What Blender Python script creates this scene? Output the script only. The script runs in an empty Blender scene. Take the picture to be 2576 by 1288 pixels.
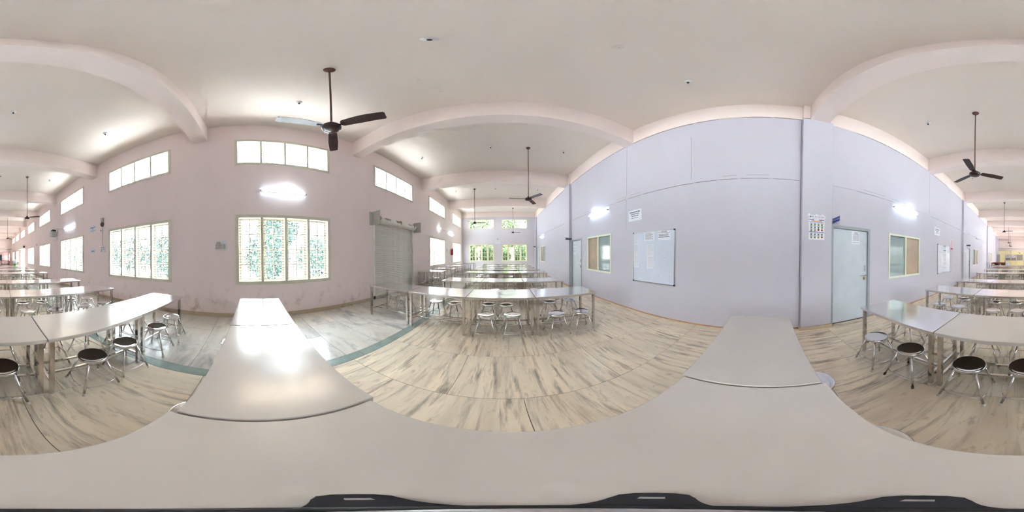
import bpy, math, random
from mathutils import Vector, Matrix
random.seed(7)
SC = bpy.context.scene
COL = SC.collection
PI = math.pi

# ------------------------------------------------------------------ camera
CAM_H = 1.4547
YAW, PITCH, ROLL = 0.05459, 0.010478, -0.004111
cam_data = bpy.data.cameras.new('camera')
cam_data.type = 'PANO'
for holder in (cam_data, getattr(cam_data, 'cycles', None)):
    try:
        holder.panorama_type = 'EQUIRECTANGULAR'
    except Exception:
        pass
cam_data.clip_start = 0.01
cam_data.clip_end = 300
camera = bpy.data.objects.new('camera', cam_data)
COL.objects.link(camera)
_R = Matrix.Rotation(ROLL, 3, 'Y') @ Matrix.Rotation(PITCH, 3, 'X') @ Matrix.Rotation(YAW, 3, 'Z')
_T = _R.transposed()
_right, _fwd, _up = _T @ Vector((1, 0, 0)), _T @ Vector((0, 1, 0)), _T @ Vector((0, 0, 1))
_m = Matrix((( _right.x, _up.x, -_fwd.x, 0), (_right.y, _up.y, -_fwd.y, 0), (_right.z, _up.z, -_fwd.z, CAM_H), (0, 0, 0, 1)))
camera.matrix_world = _m
SC.camera = camera

# ------------------------------------------------------------------ world, sun, exposure
SC.view_settings.view_transform = 'Standard'
SC.view_settings.look = 'None'
SC.view_settings.gamma = 1.0
SC.view_settings.use_curve_mapping = False
SC.view_settings.exposure = 4.02
try:
    SC.cycles.use_denoising = True
    SC.cycles.max_bounces = 9
    SC.cycles.diffuse_bounces = 5
    SC.cycles.glossy_bounces = 4
    SC.cycles.transparent_max_bounces = 24
    SC.cycles.use_adaptive_sampling = True
    SC.cycles.adaptive_threshold = 0.1
    SC.cycles.adaptive_min_samples = 16
    SC.cycles.caustics_reflective = False
    SC.cycles.caustics_refractive = False
    SC.cycles.sample_clamp_indirect = 6.0
except Exception:
    pass
world = bpy.data.worlds.new('hazy_sky')
SC.world = world
world.use_nodes = True
wn, wl = world.node_tree.nodes, world.node_tree.links
bg = wn['Background']
geo = wn.new('ShaderNodeNewGeometry')
sep = wn.new('ShaderNodeSeparateXYZ')
ramp = wn.new('ShaderNodeValToRGB')
wl.new(geo.outputs['Incoming'], sep.inputs[0])
mm = wn.new('ShaderNodeMath'); mm.operation = 'ABSOLUTE'
wl.new(sep.outputs['Z'], mm.inputs[0])
wl.new(mm.outputs[0], ramp.inputs[0])
ramp.color_ramp.elements[0].color = (0.93, 0.965, 1.0, 1)
ramp.color_ramp.elements[1].color = (0.70, 0.84, 1.0, 1)
wl.new(ramp.outputs[0], bg.inputs[0])
bg.inputs[1].default_value = 2.1
sun_d = bpy.data.lights.new('sun', 'SUN')
sun_d.energy = 9.0
sun_d.angle = math.radians(1.0)
sun_d.color = (1.0, 0.98, 0.955)
sun = bpy.data.objects.new('sun', sun_d)
COL.objects.link(sun)
sun.rotation_euler = Vector((-0.16, 0.7, -1.0)).to_track_quat('-Z', 'Y').to_euler()

# room dimensions
XL, XR = -3.73, 2.95
YE, YF = 14.52, -29.5
ZC = 5.34
BAY, WY0, WW = 3.965, -0.25, 2.33
ZLO0, ZLO1, ZUP0, ZUP1 = 0.82, 2.43, 3.83, 4.69
def bay_y(k): return WY0 + BAY * k

# ------------------------------------------------------------------ materials
def mat_new(name):
    m = bpy.data.materials.new(name); m.use_nodes = True
    nt = m.node_tree
    return m, nt.nodes, nt.links, nt.nodes['Principled BSDF']
def S(b, **kw):
    names = {'rough': 'Roughness', 'metal': 'Metallic', 'spec': 'Specular IOR Level', 'alpha': 'Alpha', 'coat': 'Coat Weight', 'crough': 'Coat Roughness'}
    for k, v in kw.items():
        b.inputs[names[k]].default_value = v
def rgb(h):
    def f(c):
        c /= 255.0
        return c / 12.92 if c <= 0.04045 else ((c + 0.055) / 1.055) ** 2.4
    return (f(h[0]), f(h[1]), f(h[2]), 1)
def plain(name, col, rough=0.5, metal=0.0, spec=0.5, var=0.06, scale=9.0, bump=0.0, srgb=True):
    m, n, l, b = mat_new(name)
    c = rgb(col) if srgb else (*col, 1)
    S(b, rough=rough, metal=metal, spec=spec)
    nz = n.new('ShaderNodeTexNoise'); nz.inputs['Scale'].default_value = scale; nz.inputs['Detail'].default_value = 4
    tc = n.new('ShaderNodeTexCoord'); l.new(tc.outputs['Object'], nz.inputs['Vector'])
    rp = n.new('ShaderNodeValToRGB')
    rp.color_ramp.elements[0].position = 0.3; rp.color_ramp.elements[1].position = 0.7
    rp.color_ramp.elements[0].color = (c[0] * (1 - var), c[1] * (1 - var), c[2] * (1 - var), 1)
    rp.color_ramp.elements[1].color = (min(1, c[0] * (1 + var)), min(1, c[1] * (1 + var)), min(1, c[2] * (1 + var)), 1)
    l.new(nz.outputs['Fac'], rp.inputs[0]); l.new(rp.outputs[0], b.inputs['Base Color'])
    if bump:
        bp = n.new('ShaderNodeBump'); bp.inputs['Strength'].default_value = bump; bp.inputs['Distance'].default_value = 0.01
        l.new(nz.outputs['Fac'], bp.inputs['Height']); l.new(bp.outputs[0], b.inputs['Normal'])
    return m
def emit(name, col, strength):
    m, n, l, b = mat_new(name)
    b.inputs['Base Color'].default_value = (0.8, 0.8, 0.8, 1)
    b.inputs['Emission Color'].default_value = (*col, 1)
    b.inputs['Emission Strength'].default_value = strength
    return m
def mix_rgb(n, l, fac, a, b, mode='MIX'):
    x = n.new('ShaderNodeMix'); x.data_type = 'RGBA'; x.blend_type = mode
    for sock, v in ((x.inputs[0], fac), (x.inputs[6], a), (x.inputs[7], b)):
        if hasattr(v, 'is_linked') or hasattr(v, 'links'):
            l.new(v, sock)
        else:
            sock.default_value = v
    return x.outputs[2]
def ramp_of(n, l, src, p0, p1, c0=(0, 0, 0, 1), c1=(1, 1, 1, 1)):
    r = n.new('ShaderNodeValToRGB')
    r.color_ramp.elements[0].position = p0; r.color_ramp.elements[1].position = p1
    r.color_ramp.elements[0].color = c0; r.color_ramp.elements[1].color = c1
    l.new(src, r.inputs[0]); return r.outputs[0]
def math_n(n, l, op, a, b=None):
    x = n.new('ShaderNodeMath'); x.operation = op
    for i, v in enumerate((a, b)):
        if v is None: continue
        if isinstance(v, (int, float)): x.inputs[i].default_value = v
        else: l.new(v, x.inputs[i])
    return x.outputs[0]
def pos_noise(n, l, scale_vec, scale, detail=6, rough=0.6, distort=0.0, rnd=None):
    g = n.new('ShaderNodeNewGeometry')
    mp = n.new('ShaderNodeMapping'); mp.inputs['Scale'].default_value = scale_vec
    l.new(g.outputs['Position'], mp.inputs['Vector'])
    vec = mp.outputs[0]
    if rnd is not None:
        ad = n.new('ShaderNodeVectorMath'); ad.operation = 'ADD'
        l.new(vec, ad.inputs[0]); l.new(rnd, ad.inputs[1]); vec = ad.outputs[0]
    t = n.new('ShaderNodeTexNoise')
    t.inputs['Scale'].default_value = scale; t.inputs['Detail'].default_value = detail
    t.inputs['Roughness'].default_value = rough; t.inputs['Distortion'].default_value = distort
    l.new(vec, t.inputs['Vector'])
    return t.outputs['Fac']
def wall_paint(name, col, grime=(150, 116, 86), grime_h=0.95, amt=0.62):
    m, n, l, b = mat_new(name)
    S(b, rough=0.62, spec=0.3)
    base = rgb(col)
    soft = pos_noise(n, l, (1, 1, 0.6), 1.3, 3)
    c1 = ramp_of(n, l, soft, 0.3, 0.75, (base[0] * 0.965, base[1] * 0.965, base[2] * 0.965, 1), base)
    g = n.new('ShaderNodeNewGeometry'); sp = n.new('ShaderNodeSeparateXYZ'); l.new(g.outputs['Position'], sp.inputs[0])
    low = ramp_of(n, l, math_n(n, l, 'DIVIDE', sp.outputs['Z'], grime_h), 0.0, 1.0, (1, 1, 1, 1), (0, 0, 0, 1))
    spots = ramp_of(n, l, pos_noise(n, l, (1, 1, 0.8), 4.5, 7, 0.65), 0.54, 0.72)
    scr = ramp_of(n, l, pos_noise(n, l, (1, 1, 6), 2.2, 6, 0.7, 0.6), 0.62, 0.72)
    f = math_n(n, l, 'MULTIPLY', math_n(n, l, 'MAXIMUM', spots, math_n(n, l, 'MULTIPLY', scr, 0.5)), math_n(n, l, 'MULTIPLY', low, amt))
    c2 = mix_rgb(n, l, f, c1, rgb(grime))
    l.new(c2, b.inputs['Base Color'])
    bp = n.new('ShaderNodeBump'); bp.inputs['Strength'].default_value = 0.12; bp.inputs['Distance'].default_value = 0.006
    l.new(pos_noise(n, l, (1, 1, 1), 26, 4), bp.inputs['Height']); l.new(bp.outputs[0], b.inputs['Normal'])
    return m
def marble(name, base, veins, rust, stretch, scale, vein_amt, rust_amt):
    m, n, l, b = mat_new(name)
    S(b, rough=0.24, spec=0.45)
    oi = n.new('ShaderNodeObjectInfo')
    cv = n.new('ShaderNodeCombineXYZ')
    l.new(math_n(n, l, 'MULTIPLY', oi.outputs['Random'], 37.0), cv.inputs[0])
    l.new(math_n(n, l, 'MULTIPLY', oi.outputs['Random'], 23.0), cv.inputs[2])
    rv = cv.outputs[0]
    fine = pos_noise(n, l, stretch, scale, 9, 0.68, 0.35, rv)
    broad = pos_noise(n, l, (stretch[0] * 0.8, stretch[1] * 1.4, 1), scale * 0.42, 5, 0.55, 0.5, rv)
    speck = pos_noise(n, l, (1, 0.45, 1), 16, 5, 0.6, 0.2, rv)
    tone = ramp_of(n, l, broad, 0.3, 0.72, (base[0] * 0.86, base[1] * 0.87, base[2] * 0.88, 1), (min(1, base[0] * 1.1), min(1, base[1] * 1.1), min(1, base[2] * 1.1), 1))
    v1 = math_n(n, l, 'MULTIPLY', ramp_of(n, l, fine, 0.49, 0.64), ramp_of(n, l, broad, 0.36, 0.56))
    v2 = math_n(n, l, 'MULTIPLY', ramp_of(n, l, fine, 0.55, 0.68), 0.6)
    v3 = math_n(n, l, 'MULTIPLY', ramp_of(n, l, speck, 0.6, 0.7), 0.5)
    vv = math_n(n, l, 'MULTIPLY', math_n(n, l, 'MAXIMUM', math_n(n, l, 'MAXIMUM', v1, v2), v3), vein_amt)
    c = mix_rgb(n, l, vv, tone, veins)
    warm = ramp_of(n, l, pos_noise(n, l, (1, 0.6, 1), 1.1, 5, 0.6, 0.3, rv), 0.52, 0.75)
    c = mix_rgb(n, l, math_n(n, l, 'MULTIPLY', warm, rust_amt), c, rust)
    l.new(c, b.inputs['Base Color'])
    return m
def steel(name, col, rough, wav=0.0, wscale=2.0, stain=0.15, rv=0.2, metal=1.0):
    m, n, l, b = mat_new(name)
    S(b, metal=metal, rough=rough)
    oi = n.new('ShaderNodeObjectInfo')
    cv = n.new('ShaderNodeCombineXYZ'); l.new(math_n(n, l, 'MULTIPLY', oi.outputs['Random'], 60.0), cv.inputs[1])
    c = (*col, 1)
    st = pos_noise(n, l, (1, 1, 1), 3.2, 6, 0.6, 0.2, cv.outputs[0])
    col_o = ramp_of(n, l, st, 0.3, 0.75, (col[0] * (1 - stain), col[1] * (1 - stain), col[2] * (1 - stain), 1), c)
    l.new(col_o, b.inputs['Base Color'])
    if wav:
        bp = n.new('ShaderNodeBump'); bp.inputs['Strength'].default_value = wav; bp.inputs['Distance'].default_value = 0.02
        l.new(pos_noise(n, l, (1, 1, 1), wscale, 2, 0.4, 0.0, cv.outputs[0]), bp.inputs['Height']); l.new(bp.outputs[0], b.inputs['Normal'])
    r = ramp_of(n, l, pos_noise(n, l, (1, 1, 1), 7.0, 4, 0.6, 0.0, cv.outputs[0]), 0.3, 0.7, (rough * (1 - rv),) * 3 + (1,), (min(1, rough * (1 + rv)),) * 3 + (1,))
    l.new(r, b.inputs['Roughness'])
    return m
def pane_glass(name, tint=(0.93, 0.97, 0.97), gloss=0.06):
    m, n, l, b = mat_new(name)
    out = n['Material Output']; n.remove(b)
    tr = n.new('ShaderNodeBsdfTransparent'); tr.inputs[0].default_value = (*tint, 1)
    gl = n.new('ShaderNodeBsdfGlossy'); gl.inputs['Roughness'].default_value = 0.03
    mx = n.new('ShaderNodeMixShader'); fr = n.new('ShaderNodeLayerWeight'); fr.inputs[0].default_value = 0.5
    l.new(math_n(n, l, 'ADD', math_n(n, l, 'MULTIPLY', math_n(n, l, 'POWER', fr.outputs['Facing'], 5.0), 0.45), 0.025), mx.inputs[0]); l.new(tr.outputs[0], mx.inputs[1]); l.new(gl.outputs[0], mx.inputs[2])
    l.new(mx.outputs[0], out.inputs[0])
    return m
def leaf_mat(name, c0, c1):
    m, n, l, b = mat_new(name)
    S(b, rough=0.7, spec=0.2)
    oi = n.new('ShaderNodeNewGeometry')
    l.new(ramp_of(n, l, pos_noise(n, l, (1, 1, 1), 1.6, 5), 0.35, 0.7, rgb(c0), rgb(c1)), b.inputs['Base Color'])
    return m

M = {}
M['wall'] = wall_paint('wall_paint', (247, 230, 225))  # lightened to make up for weak light on the window wall
M['wall_r'] = wall_paint('right_wall_light_tone', (198, 193, 204), grime=(165, 135, 105), grime_h=0.45, amt=0.3)  # cool skylight tone put into the colour, darkened to offset the windows
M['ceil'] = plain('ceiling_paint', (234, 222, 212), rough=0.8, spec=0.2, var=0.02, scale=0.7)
M['wall_e'] = wall_paint('end_wall_light_tone', (216, 211, 219), grime_h=0.4, amt=0.2)  # cooler wall tone, darkened in colour to offset the nearby windows
M['beam'] = plain('beam_paint', (242, 226, 220), rough=0.7, spec=0.25, var=0.015, scale=0.8)
M['marble'] = marble('cream_marble', rgb((242, 225, 200)), rgb((112, 102, 90)), rgb((190, 148, 108)), (1.0, 0.10, 1), 15.0, 0.7, 0.38)
M['marble_grey'] = marble('grey_marble', rgb((216, 208, 196)), rgb((118, 118, 122)), rgb((196, 165, 130)), (0.35, 0.9, 1), 4.2, 0.6, 0.25)
M['green'] = plain('green_marble', (142, 156, 146), rough=0.25, var=0.12, scale=5)
M['grout'] = plain('grout', (120, 105, 88), rough=0.9)
M['skirt'] = wall_paint('skirting_marble', (196, 178, 152), grime=(128, 84, 46), grime_h=0.12, amt=1.0)  # brown tint in patches, stronger towards the floor
M['brown_edge'] = plain('brown_skirting_edge', (188, 140, 100), rough=0.6, var=0.15)
M['steel_top'] = steel('tabletop_steel', (0.88, 0.87, 0.865), 0.17, 0.10, 2.2, 0.07)
M['steel_dull'] = steel('dull_tabletop_steel', (0.70, 0.655, 0.60), 0.22, 0.05, 2.2, 0.06, 0.06, 0.28)
M['steel_leg'] = steel('leg_steel', (0.70, 0.66, 0.61), 0.14, 0.12, 9.0, 0.25)
M['steel_seat'] = steel('seat_steel', (0.78, 0.77, 0.76), 0.08, 0.10, 7.0, 0.08)
M['steel_tube'] = steel('tube_steel', (0.76, 0.73, 0.70), 0.15, 0.0, 5.0, 0.2)
M['ply'] = plain('dark_plywood', (100, 82, 68), rough=0.6, var=0.2)
M['cap'] = plain('plastic_foot', (214, 206, 190), rough=0.5)
M['capdark'] = plain('dark_rubber_foot', (70, 58, 46), rough=0.6)
M['cream'] = plain('cream_frame_paint', (222, 216, 194), rough=0.45, var=0.04)
M['rod'] = plain('grill_rod_paint', (140, 126, 118), rough=0.45, var=0.08)
M['glass'] = pane_glass('window_glass')
M['shutter'] = plain('shutter_paint', (236, 232, 220), rough=0.7, var=0.06, scale=4)
M['shutter_dirt'] = plain('dirty_bearing', (170, 152, 138), rough=0.5, var=0.25, scale=20)
M['bracket'] = plain('grey_bracket', (190, 188, 178), rough=0.5)
M['door'] = plain('grey_door_paint', (198, 204, 212), rough=0.28, var=0.05, scale=3)
M['doorframe'] = plain('grey_frame_paint', (158, 162, 166), rough=0.4, var=0.05)
M['chrome'] = plain('chrome', (200, 198, 192), rough=0.2, metal=1.0)
M['brass'] = plain('brass', (178, 140, 80), rough=0.3, metal=1.0)
M['blue'] = plain('sign_blue', (40, 62, 150), rough=0.4)
M['darkblue'] = plain('sign_dark', (44, 52, 84), rough=0.4)
M['white'] = plain('white_plastic', (228, 228, 226), rough=0.4, var=0.02)
M['paper'] = plain('paper', (228, 228, 236), rough=0.7, var=0.02)
M['ink'] = plain('ink', (84, 84, 96), rough=0.8)
M['inkblack'] = plain('black_ink', (38, 36, 44), rough=0.8)
M['inkgrey'] = plain('grey_ink', (178, 180, 196), rough=0.8)
M['inkred'] = plain('red_ink', (196, 60, 78), rough=0.8)
M['inkblue'] = plain('blue_ink', (32, 76, 132), rough=0.8)
M['inkyellow'] = plain('yellow_ink', (196, 190, 80), rough=0.8)
M['inkorange'] = plain('orange_ink', (232, 132, 48), rough=0.8)
M['board'] = plain('whiteboard', (208, 213, 230), rough=0.22, var=0.03, scale=3)
M['alu'] = plain('aluminium', (176, 174, 176), rough=0.35, metal=0.9)
M['black'] = plain('black_plastic', (30, 28, 30), rough=0.4)
M['fan'] = plain('dark_brown_enamel', (52, 30, 28), rough=0.25, var=0.1)
M['fan_rod'] = plain('brown_rod', (104, 66, 56), rough=0.4)
M['fan_cap'] = plain('tan_canopy', (196, 172, 152), rough=0.4)
M['wframe'] = plain('pale_green_frame', (222, 224, 204), rough=0.4, var=0.03)
M['wglass'] = plain('frosted_glass', (150, 164, 166), rough=0.08, spec=0.8, var=0.1, scale=2)
M['wbrown'] = plain('brown_film_pane', (176, 154, 134), rough=0.5, var=0.1, scale=3)
M['crackm'] = plain('crack', (112, 104, 104), rough=0.9)
M['tube'] = emit('fluorescent_tube', (0.58, 0.80, 1.0), 1.9)
M['bulb'] = emit('lit_bulb', (0.85, 0.94, 1.0), 4.0)
M['red'] = plain('red_enamel', (200, 24, 32), rough=0.3)
M['switch'] = plain('switch_module', (196, 178, 156), rough=0.5)
M['ground'] = plain('outdoor_concrete', (204, 206, 210), rough=0.9, var=0.12, scale=0.5)
M['outwall'] = plain('outdoor_wall_paint', (104, 92, 84), rough=0.8, var=0.04, scale=1)
M['eave'] = plain('eave_paint', (176, 156, 130), rough=0.8)
M['leaf'] = leaf_mat('tree_leaf', (34, 48, 26), (72, 92, 48))
M['leaf2'] = leaf_mat('bush_leaf', (34, 50, 44), (66, 88, 76))
M['trunk'] = plain('bark', (110, 90, 70), rough=0.9, var=0.2)
M['yellow'] = plain('cream_yellow_panel', (232, 220, 168), rough=0.5, var=0.02)
M['greyglass'] = plain('grey_glass', (150, 146, 142), rough=0.15, var=0.05)
M['redwood'] = plain('red_brown_wood', (168, 84, 56), rough=0.4, var=0.1)
M['darkwood'] = plain('black_brown_wood', (46, 24, 28), rough=0.4)
M['pink'] = plain('pink_wall', (224, 196, 188), rough=0.8, var=0.02)
M['teal'] = plain('teal_cloth', (30, 92, 110), rough=0.9)
M['cupboard'] = plain('grey_steel_cupboard', (140, 142, 150), rough=0.4)
M['greentub'] = plain('green_plastic', (120, 214, 110), rough=0.35)
M['bag'] = plain('clear_plastic_bag', (222, 228, 234), rough=0.25, var=0.1, scale=14)
M['speaker'] = plain('grey_box_paint', (186, 186, 180), rough=0.45)
M['belly'] = plain('bell_brown', (96, 78, 70), rough=0.5)
M['tripod'] = plain('tripod_black', (34, 34, 40), rough=0.35)
M['blueplastic'] = plain('blue_grey_plastic', (150, 162, 186), rough=0.4, var=0.2)

# ------------------------------------------------------------------ mesh helpers
class MB:
    def __init__(self):
        self.v, self.f, self.s, self.mi = [], [], [], []
    def face(self, idx, smooth=False, mi=0):
        self.f.append(idx); self.s.append(smooth); self.mi.append(mi)
    def box(self, x0, x1, y0, y1, z0, z1, mi=0):
        b = len(self.v)
        for z in (z0, z1):
            for y in (y0, y1):
                for x in (x0, x1):
                    self.v.append((x, y, z))
        for q in ((0, 2, 3, 1), (4, 5, 7, 6), (0, 1, 5, 4), (2, 6, 7, 3), (0, 4, 6, 2), (1, 3, 7, 5)):
            self.face([b + i for i in q], False, mi)
        return self
    def cbox(self, x0, x1, y0, y1, z0, z1, c=0.005, mi=0):
        # box with chamfered top and vertical edges
        b = len(self.v)
        def ring(i, z):
            pts = [(x0 + c, y0), (x1 - c, y0), (x1, y0 + c), (x1, y1 - c), (x1 - c, y1), (x0 + c, y1), (x0, y1 - c), (x0, y0 + c)]
            cx, cy = (x0 + x1) / 2, (y0 + y1) / 2
            for (px, py) in pts:
                sx = px + (c * i if px < cx else -c * i); sy = py + (c * i if py < cy else -c * i)
                self.v.append((sx, sy, z))
        ring(0, z0); ring(0, z1 - c); ring(1, z1)
        for r in range(2):
            for i in range(8):
                j = (i + 1) % 8
                self.face([b + r * 8 + i, b + r * 8 + j, b + (r + 1) * 8 + j, b + (r + 1) * 8 + i], False, mi)
        self.face([b + 16 + i for i in range(8)], False, mi)
        self.face([b + 7 - i for i in range(8)], False, mi)
        return self
    def cyl(self, p0, p1, r0, r1=None, n=10, cap=True, mi=0):
        r1 = r0 if r1 is None else r1
        p0, p1 = Vector(p0), Vector(p1); d = (p1 - p0).normalized()
        a = d.orthogonal().normalized(); c = d.cross(a)
        b = len(self.v)
        for p, r in ((p0, r0), (p1, r1)):
            for i in range(n):
                t = 2 * PI * i / n
                self.v.append(tuple(p + a * (r * math.cos(t)) + c * (r * math.sin(t))))
        for i in range(n):
            j = (i + 1) % n
            self.face([b + i, b + j, b + n + j, b + n + i], True, mi)
        if cap:
            self.face([b + n - 1 - i for i in range(n)], False, mi); self.face([b + n + i for i in range(n)], False, mi)
        return self
    def tube(self, pts, r, n=8, mi=0, closed=False):
        pts = [Vector(p) for p in pts]; b = len(self.v); N = len(pts)
        prev = None
        for k, p in enumerate(pts):
            if closed: d = (pts[(k + 1) % N] - pts[k - 1]).normalized()
            else: d = (pts[min(k + 1, N - 1)] - pts[max(k - 1, 0)]).normalized()
            if prev is None: a = d.orthogonal().normalized()
            else:
                a = (prev - d * prev.dot(d)).normalized()
            prev = a; c = d.cross(a)
            for i in range(n):
                t = 2 * PI * i / n
                self.v.append(tuple(p + a * (r * math.cos(t)) + c * (r * math.sin(t))))
        for k in range(N if closed else N - 1):
            k2 = (k + 1) % N
            for i in range(n):
                j = (i + 1) % n
                self.face([b + k * n + i, b + k * n + j, b + k2 * n + j, b + k2 * n + i], True, mi)
        if not closed:
            self.face([b + n - 1 - i for i in range(n)], False, mi); self.face([b + (N - 1) * n + i for i in range(n)], False, mi)
        return self
    def lathe(self, prof, cx=0, cy=0, n=24, mi=0, smooth=True, axis='Z', cz=0):
        b = len(self.v)
        for (r, z) in prof:
            for i in range(n):
                t = 2 * PI * i / n
                q = (r * math.cos(t), r * math.sin(t), z)
                if axis == 'Z': self.v.append((cx + q[0], cy + q[1], cz + q[2]))
                elif axis == 'X': self.v.append((cx + q[2], cy + q[0], cz + q[1]))
                else: self.v.append((cx + q[1], cy + q[2], cz + q[0]))
        for k in range(len(prof) - 1):
            for i in range(n):
                j = (i + 1) % n
                self.face([b + k * n + i, b + k * n + j, b + (k + 1) * n + j, b + (k + 1) * n + i], smooth, mi)
        self.face([b + n - 1 - i for i in range(n)], smooth, mi)
        e = b + (len(prof) - 1) * n
        self.face([e + i for i in range(n)], smooth, mi)
        return self
    def prism(self, poly, z0, z1, mi=0):
        b = len(self.v); n = len(poly)
        for z in (z0, z1):
            for (x, y) in poly: self.v.append((x, y, z))
        for i in range(n):
            j = (i + 1) % n
            self.face([b + i, b + j, b + n + j, b + n + i], False, mi)
        self.face([b + n - 1 - i for i in range(n)], False, mi); self.face([b + n + i for i in range(n)], False, mi)
        return self
    def mesh(self, name, mats):
        me = bpy.data.meshes.new(name)
        me.from_pydata(self.v, [], self.f)
        if not isinstance(mats, (list, tuple)): mats = [mats]
        for m in mats: me.materials.append(m)
        me.polygons.foreach_set('use_smooth', self.s)
        me.polygons.foreach_set('material_index', self.mi)
        me.update()
        return me
    def build(self, name, mats, parent=None, loc=(0, 0, 0), rz=0.0):
        return put(name, self.mesh(name, mats), parent, loc, rz)
def put(name, me, parent=None, loc=(0, 0, 0), rz=0.0, rot=None):
    o = bpy.data.objects.new(name, me)
    COL.objects.link(o); o.location = loc
    o.rotation_euler = rot if rot is not None else (0, 0, rz)
    if parent is not None: o.parent = parent
    return o
def thing(name, label, cat, loc=(0, 0, 0), rz=0.0, group=None, kind=None):
    o = put(name, None, None, loc, rz)
    return tag(o, label, cat, group, kind)
def tag(o, label, cat, group=None, kind=None):
    o['label'] = label; o['category'] = cat
    if group: o['group'] = group
    if kind: o['kind'] = kind
    return o
def bx(name, mat, parent, *a):
    return MB().box(*a).build(name, mat, parent)
ORD = ['first', 'second', 'third', 'fourth', 'fifth', 'sixth', 'seventh', 'eighth', 'ninth', 'tenth', 'eleventh', 'twelfth']
_text_cache = {}
def text_mesh(body, size, mat, align='CENTER'):
    cu = bpy.data.curves.new('lettering', 'FONT')
    cu.body = body; cu.size = size; cu.align_x = align; cu.align_y = 'CENTER'; cu.extrude = 0.0004; cu.resolution_u = 2
    o = bpy.data.objects.new('lettering', cu); COL.objects.link(o)
    bpy.context.view_layer.update()
    dg = bpy.context.evaluated_depsgraph_get()
    me = bpy.data.meshes.new_from_object(o.evaluated_get(dg))
    bpy.data.objects.remove(o); bpy.data.curves.remove(cu)
    me.materials.clear(); me.materials.append(mat)
    return me
# orientations of flat things hung on the walls: local x = reading direction, local y = up, local z = out of the wall
ROT_R = (PI / 2, 0, -PI / 2)      # on right wall, facing -X
ROT_L = (PI / 2, 0, PI / 2)       # on left wall, facing +X
ROT_E = (PI / 2, 0, 0)            # on end wall (+Y), facing -Y
ROT_F = (PI / 2, 0, PI)           # on far wall (-Y), facing +Y

# ------------------------------------------------------------------ structure: walls
def holed_wall(name, axis, c_in, c_out, u0, u1, z0, z1, holes, mat, label):
    us = sorted(set([u0, u1] + [h[0] for h in holes] + [h[1] for h in holes]))
    zs = sorted(set([z0, z1] + [h[2] for h in holes] + [h[3] for h in holes]))
    def solid(i, j):
        if i < 0 or j < 0 or i >= len(us) - 1 or j >= len(zs) - 1: return False
        cu, cz = (us[i] + us[i + 1]) / 2, (zs[j] + zs[j + 1]) / 2
        return not any(h[0] < cu < h[1] and h[2] < cz < h[3] for h in holes)
    mb = MB()
    def P(c, u, z): return (c, u, z) if axis == 'X' else (u, c, z)
    def quad(a, b, c, d):
        k = len(mb.v); mb.v += [a, b, c, d]; mb.face([k, k + 1, k + 2, k + 3])
    for i in range(len(us) - 1):
        for j in range(len(zs) - 1):
            if not solid(i, j): continue
            a, b, c, d = us[i], us[i + 1], zs[j], zs[j + 1]
            quad(P(c_in, a, c), P(c_in, b, c), P(c_in, b, d), P(c_in, a, d))
            quad(P(c_out, a, c), P(c_out, a, d), P(c_out, b, d), P(c_out, b, c))
            if not solid(i - 1, j): quad(P(c_in, a, c), P(c_in, a, d), P(c_out, a, d), P(c_out, a, c))
            if not solid(i + 1, j): quad(P(c_in, b, c), P(c_out, b, c), P(c_out, b, d), P(c_in, b, d))
            if not solid(i, j - 1): quad(P(c_in, a, c), P(c_out, a, c), P(c_out, b, c), P(c_in, b, c))
            if not solid(i, j + 1): quad(P(c_in, a, d), P(c_in, b, d), P(c_out, b, d), P(c_out, a, d))
    o = mb.build(name, mat)
    return tag(o, label, 'wall', None, 'structure')

LOW_K = [3, 2, 0, -1, -2, -3, -4, -6, -7]
UP_K = list(range(3, -8, -1))
holes_l = [(bay_y(k), bay_y(k) + WW, ZLO0, ZLO1) for k in LOW_K] + [(bay_y(k), bay_y(k) + WW, ZUP0, ZUP1) for k in UP_K]
SH1 = (3.66, 6.08); SH5 = (-20.12, -17.7)
holes_l += [(SH1[0], SH1[1], 0, 2.5), (SH5[0], SH5[1], 0, 2.5)]
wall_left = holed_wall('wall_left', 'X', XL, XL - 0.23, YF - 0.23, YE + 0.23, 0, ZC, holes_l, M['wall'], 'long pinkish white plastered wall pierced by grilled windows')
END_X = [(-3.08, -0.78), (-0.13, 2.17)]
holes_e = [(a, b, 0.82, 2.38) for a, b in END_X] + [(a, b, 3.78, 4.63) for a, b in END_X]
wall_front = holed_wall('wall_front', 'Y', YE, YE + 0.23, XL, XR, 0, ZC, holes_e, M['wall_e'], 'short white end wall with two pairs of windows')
DOORS = [(5.62, 6.60), (-2.38, -1.38), (-10.36, -9.40), (13.1, 14.0), (-18.3, -17.35)]
RWINS = [(3.77, 5.18), (-4.43, -3.0), (-12.5, -11.1), (11.12, 12.42), (-20.6, -19.2)]
holes_r = [(a, b, 0, 2.09) for a, b in DOORS] + [(a, b, 0.88, 2.07) for a, b in RWINS]
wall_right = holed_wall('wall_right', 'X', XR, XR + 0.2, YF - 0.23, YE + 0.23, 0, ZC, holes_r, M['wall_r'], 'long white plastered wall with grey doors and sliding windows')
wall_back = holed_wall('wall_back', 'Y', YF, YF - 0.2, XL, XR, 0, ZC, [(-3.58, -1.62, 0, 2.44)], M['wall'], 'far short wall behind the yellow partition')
# door and window recess backs keep the daylight out on the right side
back = MB()
for a, b in DOORS: back.box(XR + 0.16, XR + 0.2, a, b, 0, 2.09)
for a, b in RWINS: back.box(XR + 0.16, XR + 0.2, a, b, 0.88, 2.07)
back.build('recess_back', M['wall_r'], wall_right)

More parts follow.
